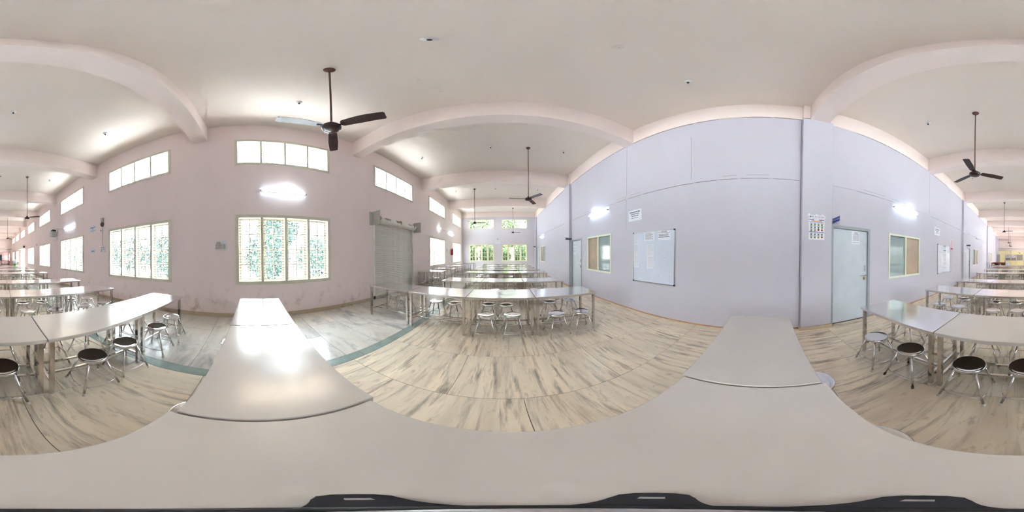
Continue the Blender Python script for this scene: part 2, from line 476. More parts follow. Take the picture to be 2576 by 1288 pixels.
ceiling = bx('ceiling', M['ceil'], None, XL - 0.3, XR + 0.3, YF - 0.3, YE + 0.3, ZC, ZC + 0.2)
tag(ceiling, 'beige white plaster ceiling crossed by downstand beams', 'ceiling', None, 'structure')
BEAMS = [(-1.27, -0.895)]
for near in (2.86, 6.85, 10.82): BEAMS.append((near, near + 0.30))
for i in range(1, 8):
    c = -0.91 - BAY * i
    BEAMS.append((c - 0.34, c))
for a, b in BEAMS:
    bx('beam', M['beam'], ceiling, XL, XR, a, b, 4.76, ZC)
bx('beam', M['beam'], ceiling, XL, XR, YE - 0.06, YE, 4.86, ZC)
bx('beam', M['beam'], ceiling, XL, XR, YF, YF + 0.06, 4.86, ZC)
# long edge beam over the right wall
bx('edge_beam', M['beam'], ceiling, XR - 0.025, XR, YF, YE, 4.79, ZC)
# pillars on right wall
for (a, b) in ((-1.35, -0.76), (6.64, 7.2), (-9.2, -8.68), (14.0, YE), (-17.2, -16.7), (-25.1, -24.6)):
    p = MB().cbox(XR - 0.11, XR, a, b, 0, 4.79, 0.004).build('pillar', M['beam'] if False else M['wall_r'], wall_right)
    MB().box(XR - 0.11, XR, a, a + 0.09 if a > 0 else b, 4.76, ZC).build('pillar_head', M['beam'], wall_right) if a > 0 else MB().box(XR - 0.11, XR, b - 0.13, b, 4.76, ZC).build('pillar_head', M['beam'], wall_right)
    MB().cbox(XR - 0.128, XR, a - 0.02, b + 0.02, 0, 0.075, 0.003).build('plinth', M['skirt'], p)
# ledge band and cracks of the right wall
def on_right(name, y0, y1, z0, z1, d, mat):
    return bx(name, mat, wall_right, XR - d, XR, y0, y1, z0, z1)
segs = [(-0.74, 3.08), (3.16, 6.62), (-8.66, -1.37), (7.22, 13.98), (-16.7, -9.22)]
for (a, b) in segs:
    on_right('ledge_band', a, b, 2.965, 3.035, 0.006, M['wall_r'])
    y = a
    while y < b - 0.2:
        w = min(random.uniform(0.3, 0.9), b - y)
        if random.random() < 0.72: on_right('crack', y, y + w, 2.957, 2.962, 0.0022, M['crackm'])
        if random.random() < 0.6: on_right('crack', y, y + w * 0.8, 3.038, 3.042, 0.0022, M['crackm'])
        if random.random() < 0.8: on_right('crack', y, y + w, 4.782, 4.788, 0.004, M['crackm'])
        y += w + random.uniform(0, 0.15)
for y, z0, z1 in ((3.12, 3.05, 4.78), (3.14, 2.1, 2.95), (1.32, 3.06, 4.3), (-5.05, 3.05, 4.78)):
    on_right('crack', y, y + 0.004, z0, z1, 0.0022, M['crackm'])
# hairline gap beside the near pillar, its shade laid on as a dark strip
on_right('crack', -0.755, -0.748, 0.1, 4.78, 0.004, M['crackm'])

# floor: grout bed with marble slabs laid on it
floor = bx('floor', M['grout'], None, XL - 0.25, XR + 0.25, YF - 4.6, YE + 0.25, -0.25, -0.004)
tag(floor, 'streaked cream marble slab floor with a green stripe', 'floor', None, 'structure')
far_tiles, far_grey = MB(), MB()
P_Y, Y0T = 0.815, -1.26
G = 0.0022
JO = {3: -0.44, 2: 0.145, 1: -0.9, 0: -0.24, 4: 0.3, -1: -0.6}
j = -34
while Y0T + j * P_Y < YE:
    y0, y1 = Y0T + j * P_Y, min(YE, Y0T + (j + 1) * P_Y)
    if y0 >= YF - 0.5:
        y0 = max(y0, YF)
        near = -7.0 < y0 < 8.5
        off = JO.get(j, random.uniform(-0.9, 0.6))
        xs = [-1.57]
        x = off
        while x - 1.49 > -1.35: x -= 1.49
        while x < XR - 0.15:
            if x > -1.4: xs.append(x)
            x += 1.49
        xs.append(XR)
        for a, b in zip(xs[:-1], xs[1:]):
            if near:
                cx, cy = (a + b) / 2, (y0 + y1) / 2
                MB().cbox(a + G - cx, b - G - cx, y0 + G - cy, y1 - G - cy, -0.018, 0, 0.001).build('floor_slab', M['marble'], floor, (cx, cy, 0))
            else:
                far_tiles.box(a + G, b - G, y0 + G, y1 - G, -0.018, 0)
    j += 1
j = -48
while Y0T + j * 0.61 < YE:
    y0, y1 = max(YF, Y0T + j * 0.61), min(YE, Y0T + (j + 1) * 0.61)
    if y1 > YF + 0.05:
        near = -7.0 < y0 < 8.5
        sp = -2.75 + (0.3 if j % 2 else -0.2)
        for a, b in ((XL, sp), (sp, -1.72)):
            if near:
                cx, cy = (a + b) / 2, (y0 + y1) / 2
                MB().cbox(a + G - cx, b - G - cx, y0 + G - cy, y1 - G - cy, -0.018, 0, 0.001).build('floor_slab', M['marble_grey'], floor, (cx, cy, 0))
            else:
                far_grey.box(a + G, b - G, y0 + G, y1 - G, -0.018, 0)
    j += 1
o = far_tiles.build('far_floor_slabs', M['marble'], floor); o['kind'] = 'stuff'
o = far_grey.build('far_window_side_slabs', M['marble_grey'], floor); o['kind'] = 'stuff'
y = YF
while y < YE:
    y2 = min(YE, y + 1.47)
    MB().cbox(-1.72 + G, -1.57 - G, y + G - (y + y2) / 2, y2 - G - (y + y2) / 2, -0.018, 0, 0.001).build('green_strip_slab', M['green'], floor, (0, (y + y2) / 2, 0))
    y = y2
# skirtings
bl = MB()
for a, b in ((YF, SH5[0] - 0.08), (SH5[1] + 0.08, SH1[0] - 0.08), (SH1[1] + 0.08, YE)):
    bl.cbox(XL, XL + 0.018, a, b, 0, 0.105, 0.004)
tag(bl.build('baseboard_left', M['skirt']), 'cream marble skirting turning brown towards the floor along the window wall', 'skirting', None, 'structure')
br = MB()
ys = sorted([(-29.5, -25.1), (-24.6, -20.7 + 2.4 - 0.0), (-17.3 + 0.0, -17.2), (-16.7, -10.36), (-9.4, -9.2), (-8.68, -2.38), (-0.76, 5.62), (7.2, 13.1)])
for a, b in ys: br.cbox(XR - 0.006, XR, a, b, 0, 0.028, 0.001)
tag(br.build('baseboard_right', M['brown_edge']), 'thin brown stained edge along the foot of the right wall', 'skirting', None, 'structure')
tag(MB().cbox(XL, XR, YE - 0.016, YE, 0, 0.1, 0.004).build('baseboard_front', M['skirt']), 'cream skirting along the end wall below its windows', 'skirting', None, 'structure')

# ------------------------------------------------------------------ windows with grills
win_no = [0]
_pane_cache = {}
def window(axis, c, u0, u1, z0, z1, lower, label, detail=True, rods=True):
    # local frame: x along wall, y into wall (outwards), z up; origin at lower left corner seen from inside
    win_no[0] += 1
    W, Hh = u1 - u0, z1 - z0
    if axis == 'L': loc, rz = (c, u0, z0), PI / 2
    else: loc, rz = (u0, c, z0), 0.0
    t = thing('window_%d' % win_no[0], label, 'window', loc, rz, 'grilled windows', 'structure')
    fw = 0.065 if lower else 0.055
    fr = MB()
    fr.box(0, W, -0.015, 0.09, 0, fw); fr.box(0, W, -0.015, 0.09, Hh - fw, Hh)
    fr.box(0, fw, -0.015, 0.09, fw, Hh - fw); fr.box(W - fw, W, -0.015, 0.09, fw, Hh - fw)
    # fine bead around the frame
    fr.box(-0.012, W + 0.012, -0.022, -0.001, Hh - 0.012, Hh + 0.012); fr.box(-0.012, W + 0.012, -0.022, -0.001, -0.012, 0.012)
    fr.box(-0.012, 0.012, -0.022, -0.001, 0, Hh); fr.box(W - 0.012, W + 0.012, -0.022, -0.001, 0, Hh)
    fr.build('frame', M['cream'], t)
    mw = 0.06 if lower else 0.045
    pw = (W - 2 * fw - 3 * mw) / 4
    lefts = [fw + i * (pw + mw) for i in range(4)]
    for i in range(3):
        x = lefts[i] + pw
        bx('mullion', M['cream'], t, x, x + mw, -0.012, 0.088, fw, Hh - fw)
    if rods:
        n = 22 if lower else 10
        key = ('rod', round(W, 3), lower)
        if key not in _pane_cache:
            _pane_cache[key] = MB().cyl((fw * 0.6, 0, 0), (W - fw * 0.6, 0, 0), 0.0066 if lower else 0.008, n=6).mesh('grill_rod', M['rod'])
        for i in range(n):
            z = fw + (Hh - 2 * fw) * (i + 0.75) / (n + 0.5)
            put('grill_rod', _pane_cache[key], t, (0, 0.035, z))
    for x in lefts:
        if lower:
            sw, y0, y1 = 0.05, 0.095, 0.125
            s = MB()
            zA, zB = fw * 0.75, Hh - fw * 0.75
            s.box(x, x + pw, y0, y1, zA, zA + sw); s.box(x, x + pw, y0, y1, zB - sw, zB)
            s.box(x, x + sw, y0, y1, zA + sw, zB - sw); s.box(x + pw - sw, x + pw, y0, y1, zA + sw, zB - sw)
            mu = 0.026
            pcw = (pw - 2 * sw - mu) / 2
            s.box(x + sw + pcw, x + sw + pcw + mu, y0 + 0.004, y1 - 0.004, zA + sw, zB - sw)
            rh = (zB - zA - 2 * sw - 3 * mu) / 4
            for r in range(1, 4):
                zz = zA + sw + r * rh + (r - 1) * mu
                s.box(x + sw, x + pw - sw, y0 + 0.004, y1 - 0.004, zz, zz + mu)
            so = s.build('sash', M['cream'], t)
            if detail:
                key = ('pane', round(pcw, 3), round(rh, 3))
                if key not in _pane_cache:
                    _pane_cache[key] = MB().box(0, pcw, -0.0015, 0.0015, 0, rh).mesh('pane', M['glass'])
                for cidx in range(2):
                    for r in range(4):
                        put('pane', _pane_cache[key], so, (x + sw + cidx * (pcw + mu), 0.11, zA + sw + r * (rh + mu)))
            else:
                MB().box(x + sw, x + pw - sw, 0.1085, 0.1115, zA + sw, zB - sw).build('pane', M['glass'], so)
        else:
            key = ('upane', round(pw, 3), round(Hh, 3))
            if key not in _pane_cache:
                _pane_cache[key] = MB().box(0, pw, -0.0015, 0.0015, fw, Hh - fw).mesh('pane', M['glass'])
            put('pane', _pane_cache[key], t, (x, 0.075, 0))
    return t
# a window on the left wall: origin at u0, local x runs +Y, local y runs -X (outwards)
low_lab = {0: 'large grilled window facing the camera, below the lit tube and above the blue-lit table'}
for i, k in enumerate(LOW_K):
    lab = low_lab.get(k, 'lower grilled cream window in the window wall, %s from the front corner' % ORD[i])
    window('L', XL, bay_y(k), bay_y(k) + WW, ZLO0, ZLO1, True, lab, detail=(-3 <= k <= 3))
for i, k in enumerate(UP_K):
    window('L', XL, bay_y(k), bay_y(k) + WW, ZUP0, ZUP1, False, 'high slatted ventilator window in the window wall, %s from the front corner' % ORD[i])
for i, (a, b) in enumerate(END_X):
    side = 'window-wall' if i == 0 else 'door-wall'
    window('E', YE, a, b, 0.82, 2.38, True, 'lower paned window of the front end wall, on the %s side' % side, rods=False)
    window('E', YE, a, b, 3.78, 4.63, False, 'high ventilator window of the front end wall, on the %s side' % side)

# ------------------------------------------------------------------ roller shutters
sh = thing('roller_shutter', 'closed grey ribbed roller shutter in the window wall', 'shutter', (XL, SH1[0], 0), 0)
SWd = SH1[1] - SH1[0]
SLAT = 0.068
prof = [(0, 0.0), (0.012, 0.012), (0.016, 0.034), (0.012, 0.054), (0.0, 0.0715)]
sm = MB()
for y in (0.05, SWd - 0.05):
    for (d, z) in prof: sm.v.append((-0.06 + d, y, z))
    for (d, z) in reversed(prof): sm.v.append((-0.066 + d, y, z))
nn = len(prof) * 2
for i in range(nn):
    jx = (i + 1) % nn
    sm.face([i, jx, nn + jx, nn + i], 0 <= i < 4)
sm.face(list(range(nn))[::-1]); sm.face([nn + i for i in range(nn)])
slat_me = sm.mesh('slat', M['shutter'])
for i in range(37): put('slat', slat_me, sh, (0, 0, 0.002 + i * SLAT))
for y in (0.0, SWd - 0.06):
    g = MB(); g.box(-0.09, 0.012, y, y + 0.06, 0, 2.52)
    g.build('guide_rail', M['shutter'], sh)
for y, f in ((-0.06, 1), (SWd + 0.04, -1)):
    pl = MB(); pl.box(0.0, 0.36, y - 0.004, y + 0.004, 2.42, 2.86); pl.box(0.0, 0.006, y - 0.1 * f if f > 0 else y, y if f > 0 else y + 0.1, 2.42, 2.86)
    pl.build('end_bracket', M['bracket'], sh)
MB().cyl((0.16, -0.05, 2.66), (0.16, SWd + 0.03, 2.66), 0.024, n=12).build('shaft', M['bracket'], sh)
for y, w, r in ((0.1, 0.05, 0.085), (0.98, 0.22, 0.062), (1.22, 0.05, 0.085), (2.16, 0.05, 0.085), (1.75, 0.3, 0.05), (0.36, 0.3, 0.05)):
    MB().lathe([(r * 0.7, 0), (r, 0.008), (r, w - 0.008), (r * 0.7, w)], 0.16, y, 18, axis='Y', cz=2.66).build('spring_drum', M['shutter_dirt'], sh)
MB().lathe([(0.1, 0), (0.112, 0.01), (0.112, SWd - 0.19), (0.1, SWd - 0.18)], 0.1, 0.09, 20, axis='Y', cz=2.62).build('curtain_roll', M['shutter'], sh)
MB().box(-0.09, -0.03, 0.05, SWd - 0.05, 0.0, 0.06).build('bottom_bar', M['bracket'], sh)
MB().box(-0.05, 0.03, -0.02, 0.05, 0.02, 0.12).build('floor_lock', M['black'], sh)
# open shutter far down the wall
sh2 = thing('roller_shutter', 'rolled-up grey shutter box over the open far doorway', 'shutter', (XL, SH5[0], 0), 0)
MB().box(0.0, 0.34, -0.12, SWd + 0.1, 2.46, 2.86).build('housing', M['shutter'], sh2)
MB().lathe([(0.15, 0), (0.16, 0.02), (0.16, 0.1), (0.15, 0.12)], 0.2, -0.22, 16, axis='Y', cz=2.62).build('spring_drum', M['shutter_dirt'], sh2)
MB().lathe([(0.09, 0), (0.1, 0.02), (0.1, 0.18), (0.09, 0.2)], 0.16, SWd + 0.1, 16, axis='Y', cz=2.66).build('motor', M['darkwood'], sh2)
for y in (0.0, SWd - 0.06): MB().box(-0.09, 0.012, y, y + 0.06, 0, 2.5).build('guide_rail', M['shutter'], sh2)

# ------------------------------------------------------------------ doors
door_no = [0]
def door(a, b, hinge_far, label, paperlike=False, detail=True):
    door_no[0] += 1
    t = thing('door_%d' % door_no[0], label, 'door', (XR, a, 0), 0, None, 'structure')
    W = b - a
    f = MB()
    f.box(-0.012, 0.1, 0, 0.06, 0, 2.09); f.box(-0.012, 0.1, W - 0.06, W, 0, 2.09); f.box(-0.012, 0.1, 0.06, W - 0.06, 2.03, 2.09)
    f.build('frame', M['doorframe'], t)
    l = MB().cbox(0.03, 0.065, 0.064, W - 0.064, 0.008, 2.026, 0.002).build('leaf', M['door'], t)
    if detail:
        hy = 0.14 if hinge_far else W - 0.14
        s = 1 if hinge_far else -1
        bz = 1.02
        h = MB(); h.cyl((0.018, hy - 0.09 * s, bz), (0.018, hy - 0.0 + 0.12 * s, bz), 0.007, n=8); h.cyl((0.018, hy - 0.05 * s, bz), (0.03, hy - 0.05 * s, bz), 0.005, n=6)
        h.build('slide_bolt', M['chrome'], l)
        pk = MB(); pk.box(0.004, 0.026, hy - 0.022, hy + 0.022, bz - 0.1, bz - 0.04); pk.tube([(0.015, hy - 0.014, bz - 0.045), (0.015, hy - 0.012, bz - 0.01), (0.015, hy + 0.012, bz - 0.01), (0.015, hy + 0.014, bz - 0.045)], 0.004, 6)
        pk.build('padlock', M['brass'], l)
        hd = MB(); hd.box(0.022, 0.03, hy - 0.014 - 0.01 * s, hy + 0.014 - 0.01 * s, 1.12, 1.27); hd.tube([(0.026, hy - 0.01 * s, 1.14), (0.006, hy - 0.01 * s, 1.15), (0.006, hy - 0.01 * s, 1.24), (0.026, hy - 0.01 * s, 1.25)], 0.006, 6)
        hd.build('pull_handle', M['chrome'], l)
    return t
door(*DOORS[0], True, 'pale grey metal door towards the end wall with four white strips')
door(*DOORS[1], True, 'large pale grey door beside the pillar with a notice sheet')
door(*DOORS[2], True, 'narrow-looking grey door beyond the second whiteboard', detail=True)
door(*DOORS[3], True, 'small distant grey door in the corner by the end wall', detail=False)
door(*DOORS[4], True, 'most distant grey door near the red-brown counter', detail=False)

# sliding windows in the right wall
def slide_window(a, b, brown_first, label):
    win_no[0] += 1
    t = thing('window_%d' % win_no[0], label, 'window', (XR, a, 0.88), 0, 'sliding windows of the right wall', 'structure')
    W, H = b - a, 1.19
    f = MB(); w = 0.05
    f.box(-0.014, 0.08, 0, W, 0, w); f.box(-0.014, 0.08, 0, W, H - w, H); f.box(-0.014, 0.08, 0, w, w, H - w); f.box(-0.014, 0.08, W - w, W, w, H - w)
    f.build('frame', M['wframe'], t)
    mid = W / 2
    bx('meeting_stile', M['wframe'], t, -0.006, 0.07, mid - 0.03, mid + 0.03, w, H - w)
    for i, (p, q) in enumerate(((w, mid - 0.03), (mid + 0.03, W - w))):
        m = M['wbrown'] if (i == 0) == brown_first else M['wglass']
        bx('pane', m, t, 0.02 + 0.02 * i, 0.026 + 0.02 * i, p, q, w, H - w)
    return t
slide_window(*RWINS[0], False, 'sliding window between grey door and near whiteboard, brown pane nearest door')
slide_window(*RWINS[1], True, 'sliding window beside the pillar door, brown pane away from the door')
slide_window(*RWINS[2], True, 'small sliding window past the second whiteboard')
slide_window(*RWINS[3], False, 'distant sliding window near the end wall corner')
slide_window(*RWINS[4], True, 'most distant sliding window near the grey cupboard')

# ------------------------------------------------------------------ tables
T_L, T_W, T_H = 1.115, 0.635, 0.75
def table_meshes(L, dull):
    d = {}
    d['tabletop'] = MB().cbox(-L / 2 + 0.003, L / 2 - 0.003, -T_W / 2, T_W / 2, T_H - 0.036, T_H, 0.004).mesh('tabletop', M['steel_dull' if dull else 'steel_top'])
    d['under_board'] = MB().box(-L / 2 + 0.012, L / 2 - 0.012, -T_W / 2 + 0.01, T_W / 2 - 0.01, T_H - 0.041, T_H - 0.036).mesh('under_board', M['ply'])
    d['leg'] = MB().box(-0.02, 0.02, -0.02, 0.02, 0.014, T_H - 0.041).mesh('leg', M['steel_leg'])
    d['foot_cap'] = MB().lathe([(0.024, 0), (0.029, 0.003), (0.029, 0.014), (0.026, 0.02)], n=10).mesh('foot_cap', M['cap'])
    d['crossbar'] = MB().box(-0.0125, 0.0125, -T_W / 2 + 0.06, T_W / 2 - 0.06, 0.155, 0.18).mesh('crossbar', M['steel_leg'])
    d['rail'] = MB().box(-L / 2 + 0.055, L / 2 - 0.055, -0.0125, 0.0125, 0.158, 0.182).mesh('rail', M['steel_leg'])
    return d
_tm = {}
TABLE_LEGS = []
def table(cx, cy, rz, label, group, L=T_L, dull=False):
    key = (round(L, 3), dull)
    if key not in _tm: _tm[key] = table_meshes(L, dull)
    d = _tm[key]
    t = thing('dining_table', label, 'table', (cx, cy, 0), rz, group)
    put('tabletop', d['tabletop'], t); put('under_board', d['under_board'], t)
    for sx in (-1, 1):
        for sy in (-1, 1):
            lx_, ly_ = sx * (L / 2 - 0.045), sy * (T_W / 2 - 0.045)
            TABLE_LEGS.append((cx + lx_ * math.cos(rz) - ly_ * math.sin(rz), cy + lx_ * math.sin(rz) + ly_ * math.cos(rz)))
            lg = put('leg', d['leg'], t, (lx_, ly_, 0))
            put('foot_cap', d['foot_cap'], lg)
        put('crossbar', d['crossbar'], t, (sx * (L / 2 - 0.045), 0, 0))
    for sy in (-0.1, 0.1): put('rail', d['rail'], t, (0, sy, 0))
    return t

# ------------------------------------------------------------------ stools
ST_H, ST_R, ST_F = 0.42, 0.143, 0.185
_st = {}
_st['seat'] = MB().lathe([(0.128, ST_H - 0.034), (0.140, ST_H - 0.032), (ST_R, ST_H - 0.022), (ST_R, ST_H - 0.006), (0.139, ST_H - 0.001), (0.132, ST_H), (0.124, ST_H - 0.003), (0.08, ST_H - 0.006), (0.03, ST_H - 0.007)], n=36).mesh('seat', M['steel_seat'])
_legs = []
for sx in (-1, 1):
    for sy in (-1, 1):
        _legs.append((sx, sy))
_st['leg'] = MB().cyl((0.085, 0.085, ST_H - 0.03), (ST_F - 0.004, ST_F - 0.004, 0.012), 0.0115, n=10).mesh('leg', M['steel_tube'])
_st['foot'] = MB().cyl((ST_F - 0.008, ST_F - 0.008, 0.03), (ST_F, ST_F, 0.0), 0.0145, n=10).mesh('foot_cap', M['cap'])
_st['footd'] = MB().cyl((ST_F - 0.008, ST_F - 0.008, 0.03), (ST_F, ST_F, 0.0), 0.0145, n=10).mesh('foot_cap', M['capdark'])
ra = 0.162
_st['rung'] = MB().tube([(-ra, ra, 0.105), (-ra * 0.5, ra + 0.014, 0.1), (0, ra + 0.019, 0.098), (ra * 0.5, ra + 0.014, 0.1), (ra, ra, 0.105)], 0.006, 6).mesh('rung', M['steel_tube'])
_mono = MB()
_mono.lathe([(0.128, ST_H - 0.034), (ST_R, ST_H - 0.028), (ST_R, ST_H - 0.004), (0.132, ST_H), (0.06, ST_H - 0.005)], n=20, mi=0)
for q in range(4):
    a = PI / 2 * q
    def rot(p): return (p[0] * math.cos(a) - p[1] * math.sin(a), p[0] * math.sin(a) + p[1] * math.cos(a), p[2])
    _mono.cyl(rot((0.085, 0.085, ST_H - 0.03)), rot((ST_F, ST_F, 0.0)), 0.0115, n=6, mi=1)
    _mono.cyl(rot((-ra, ra + 0.01, 0.1)), rot((ra, ra + 0.01, 0.1)), 0.006, n=4, mi=1)
_st['mono'] = _mono.mesh('stool', [M['steel_seat'], M['steel_tube']])
stools = []
def stool(x, y, label, group, rz=None, full=True, dark=False):
    # keep the seat and the splayed feet clear of the table legs
    for _ in range(6):
        hit = [p for p in TABLE_LEGS if abs(p[0] - x) < 0.235 and abs(p[1] - y) < 0.235 and (math.hypot(p[0] - x, p[1] - y) < 0.178 or (abs(abs(p[0] - x) - 0.18) < 0.045 and abs(abs(p[1] - y) - 0.18) < 0.045))]
        if not hit: break
        x += 0.025 if x > hit[0][0] else -0.025
    rz = random.uniform(-0.12, 0.12) if rz is None else rz
    if full:
        t = thing('stool', label, 'stool', (x, y, 0), rz, group)
        put('seat', _st['seat'], t)
        for q in range(4):
            lg = put('leg', _st['leg'], t, rz=PI / 2 * q)
            put('foot_cap', _st['footd' if dark else 'foot'], lg)
            put('rung', _st['rung'], t, rz=PI / 2 * q)
    else:
        t = put('stool', _st['mono'], None, (x, y, 0), rz)
        tag(t, label, 'stool', group)
    return t

def rotp(f, x, y):
    c, s = math.cos(f), math.sin(f)
    return (c * x - s * y, s * x + c * y)
def row_phrase(i):
    if i == 0: return 'the camera row'
    return '%s row towards %s' % (ORD[abs(i) - 1], 'end-wall windows' if i > 0 else 'yellow partition')
# rows: index -> (angle, local x of left end, table pitch, number of tables, local y of centre line)
ROWS = {
    0: (-0.0466, -2.686, 1.1199, 4, 0.0646),
    1: (-0.0213, -2.901, 1.1199, 4, 2.876),
    -1: (-0.0385, -2.633, 1.1199, 4, -1.5418),
}
def free_row(i, xl, yl, xr, yr, n, sgn):
    # front edge (towards camera) runs from (xl,yl) to (xr,yr)
    f = math.atan2(yr - yl, xr - xl)
    c, s = math.cos(f), math.sin(f)
    lx = c * xl + s * yl; ly = -s * xl + c * yl
    lxr = c * xr + s * yr
    ROWS[i] = (f, lx, (lxr - lx) / n, n, ly + sgn * T_W / 2)
free_row(2, -1.65, 4.14, 1.60, 4.06, 3, 1)
free_row(3, -1.52, 6.22, 1.70, 6.06, 3, 1)
free_row(4, -1.44, 7.55, 1.72, 7.36, 3, 1)
free_row(5, -1.45, 8.68, 1.65, 8.50, 3, 1)
free_row(6, -1.35, 9.98, 1.74, 9.82, 3, 1)
free_row(7, -1.43, 11.58, 1.71, 11.42, 3, 1)
free_row(-2, -2.56, -2.72, 1.86, -3.00, 4, -1)
free_row(-3, -2.63, -4.29, 1.75, -4.57, 4, -1)
free_row(-4, -2.64, -7.20, 1.78, -7.24, 4, -1)
free_row(-5, -2.69, -9.2, 1.84, -9.36, 4, -1)
free_row(-6, -2.60, -10.62, 1.88, -10.7, 4, -1)
free_row(-7, -2.70, -12.4, 1.85, -12.5, 4, -1)
free_row(-8, -2.70, -14.1, 1.8, -14.2, 4, -1)
for i, (f, x0, p, n, yc) in sorted(ROWS.items()):
    for k in range(n):
        lx = x0 + (k + 0.5) * p
        dy = 0.0
        if i == 0: dy = {0: 0.006, 1: 0.012, 2: -0.012, 3: 0.004}[k]
        x, y = rotp(f, lx, yc + dy)
        if i == 0 and k == 2: lab = 'dull steel dining table right under the camera, in the camera row'
        else: lab = 'polished steel dining table, %s from window wall, %s' % (ORD[k], row_phrase(i))
        table(x, y, f, lab, 'dining tables in long rows', L=p - 0.004, dull=(i == 0 and k > 0) or (i == -1 and k in (1, 2)))

# stools: measured ones first
MEAS = {
    (-1, 'near'): [(-2.46, -1.24), (-1.97, -1.23), (-1.36, -1.25), (-0.89, -1.25), (-0.09, -1.32), (0.37, -1.31), (0.98, -1.33), (1.46, -1.30)],
    (-1, 'far'): [(-2.2, -1.80), (-1.78, -1.78), (-1.22, -1.84), (-0.72, -1.88), (-0.12, -1.94), (0.36, -1.96), (1.0, -1.98), (1.5, -1.96)],
    (0, 'far'): [(-1.78, -0.16), (-0.66, -0.22), (0.37, -0.30), (1.0, -0.36)],
    (1, 'near'): [(-0.29, 2.69), (0.15, 2.69), (0.89, 2.61), (1.33, 2.55)],
    (1, 'far'): [(-2.6, 3.34), (-2.18, 3.2), (-1.44, 3.29), (-1.02, 3.27), (-0.35, 3.31), (0.06, 3.28), (0.99, 3.36), (1.45, 3.38)],
    (-2, 'near'): [(-2.40, -2.87), (-1.90, -2.91), (-1.23, -2.93), (-0.70, -3.01), (-0.05, -3.08), (0.42, -3.08), (1.14, -3.16), (1.58, -3.19)],
    (-2, 'far'): [(-2.32, -3.47), (-1.86, -3.5), (-1.16, -3.58), (-0.71, -3.62), (-0.01, -3.70), (0.49, -3.72), (1.2, -3.82), (1.66, -3.84)],
}
for (i, side), pts in MEAS.items():
    for q, (x, y) in enumerate(pts):
        total = len(pts)
        lab = 'round steel stool, %s from window wall, %s side of %s' % (ORD[q], side if i else 'rear', row_phrase(i))
        stool(x, y, lab, 'round steel stools', full=True, dark=((i, side, q) in ((-1, 'near', 6), (1, 'far', 6))))
for i, (f, x0, p, n, yc) in sorted(ROWS.items()):
    if i in (-2, -1, 0, 1): continue
    sg = 1 if i > 0 else -1
    for side in ('near', 'far'):
        q = 0
        for k in range(n):
            for o in (-0.24, 0.22):
                lx = x0 + (k + 0.5) * p + o + random.uniform(-0.04, 0.04)
                ly = yc + (-sg if side == 'near' else sg) * (T_W / 2 - 0.06 + random.uniform(-0.04, 0.05))
                x, y = rotp(f, lx, ly)
                lab = 'round steel stool, %s from window wall, %s side of %s' % (ORD[q], side, row_phrase(i))
                q += 1
                if i == 2 and side == 'near': continue
                if i == 2 and side == 'far' and q in (1, 2): continue
                stool(x, y, lab, 'round steel stools', full=(abs(i) <= 3))
# side tables along the window wall near the end wall
for q, (yy, xx) in enumerate(((6.22, -3.07), (7.62, -3.02), (9.75, -2.98), (11.35, -2.94), (12.95, -2.88))):
    table(xx, yy + T_W / 2, -0.02, 'steel side table against the window wall, %s from the roller shutter' % ORD[q], 'side tables along the window wall')
    for s, (ox, oy) in enumerate(((-0.22, 0.08), (0.2, 0.14), (0.32, 0.56))):
        if q == 4 and s: continue
        stool(xx + ox, yy + T_W / 2 + oy, 'steel stool at the %s side table from the roller shutter, %s from camera' % (ORD[q], ORD[s]), 'stools at the side tables', full=(q < 2))

# ------------------------------------------------------------------ ceiling fans and fittings
FANS = [(-1.54, 0.90, 27), (0.79, 5.02, 60), (-1.57, 9.0, 0), (0.82, 13.3, 5), (0.79, -3.08, 90), (-1.57, -7.0, 18), (0.74, -11.05, 50), (-1.5, -14.98, 100), (0.79, -19.6, 5), (0.8, -23.3, 0), (0.8, -26.6, 3)]
FLAB = ['dark brown ceiling fan nearest the camera, hanging on the window side',
        'brown ceiling fan, nearest on the door-wall side before the end wall',
        'brown ceiling fan on the window side, before the end-wall window',
        'small brown ceiling fan farthest towards the end-wall windows',
        'brown ceiling fan above the second row towards the yellow partition',
        'brown ceiling fan on the window side, second from camera towards the partition',
        'brown ceiling fan on the door-wall side, second from camera towards the partition',
        'brown ceiling fan on the window side, farthest towards the partition',
        'distant brown ceiling fan, third last before the yellow partition wall',
        'distant brown ceiling fan, second last before the yellow partition wall',
        'distant brown ceiling fan, last before the yellow partition wall']
HUB = 3.24
blade = MB()
pts = [(0.125, -0.035), (0.15, -0.058), (0.36, -0.066), (0.585, -0.058), (0.6, -0.045), (0.6, 0.045), (0.585, 0.058), (0.36, 0.062), (0.15, 0.045), (0.125, 0.03)]
b0 = len(blade.v)
for zt in (0.0, 0.004):
    for (x, y) in pts: blade.v.append((x, y, 0.012 + zt - y * 0.16 - 0.01 * (x - 0.12)))
n_ = len(pts)
for i in range(n_):
    j2 = (i + 1) % n_
    blade.face([i, j2, n_ + j2, n_ + i])
blade.face(list(range(n_))[::-1]); blade.face([n_ + i for i in range(n_)])
blade_me = blade.mesh('blade', M['fan'])
arm_me = MB().box(0.08, 0.17, -0.016, 0.016, 0.006, 0.014).mesh('blade_arm', M['fan'])
hub_me = MB().lathe([(0.02, -0.05), (0.07, -0.046), (0.1, -0.03), (0.112, -0.006), (0.112, 0.012), (0.098, 0.03), (0.06, 0.042), (0.03, 0.046)], n=28).mesh('motor', M['fan'])
cap_me = MB().lathe([(0.05, 0.04), (0.046, 0.06), (0.026, 0.095), (0.016, 0.105)], n=18).mesh('lower_canopy', M['fan_cap'])
cap_dark = MB().lathe([(0.05, 0.04), (0.046, 0.06), (0.026, 0.095), (0.016, 0.105)], n=18).mesh('lower_canopy', M['fan'])
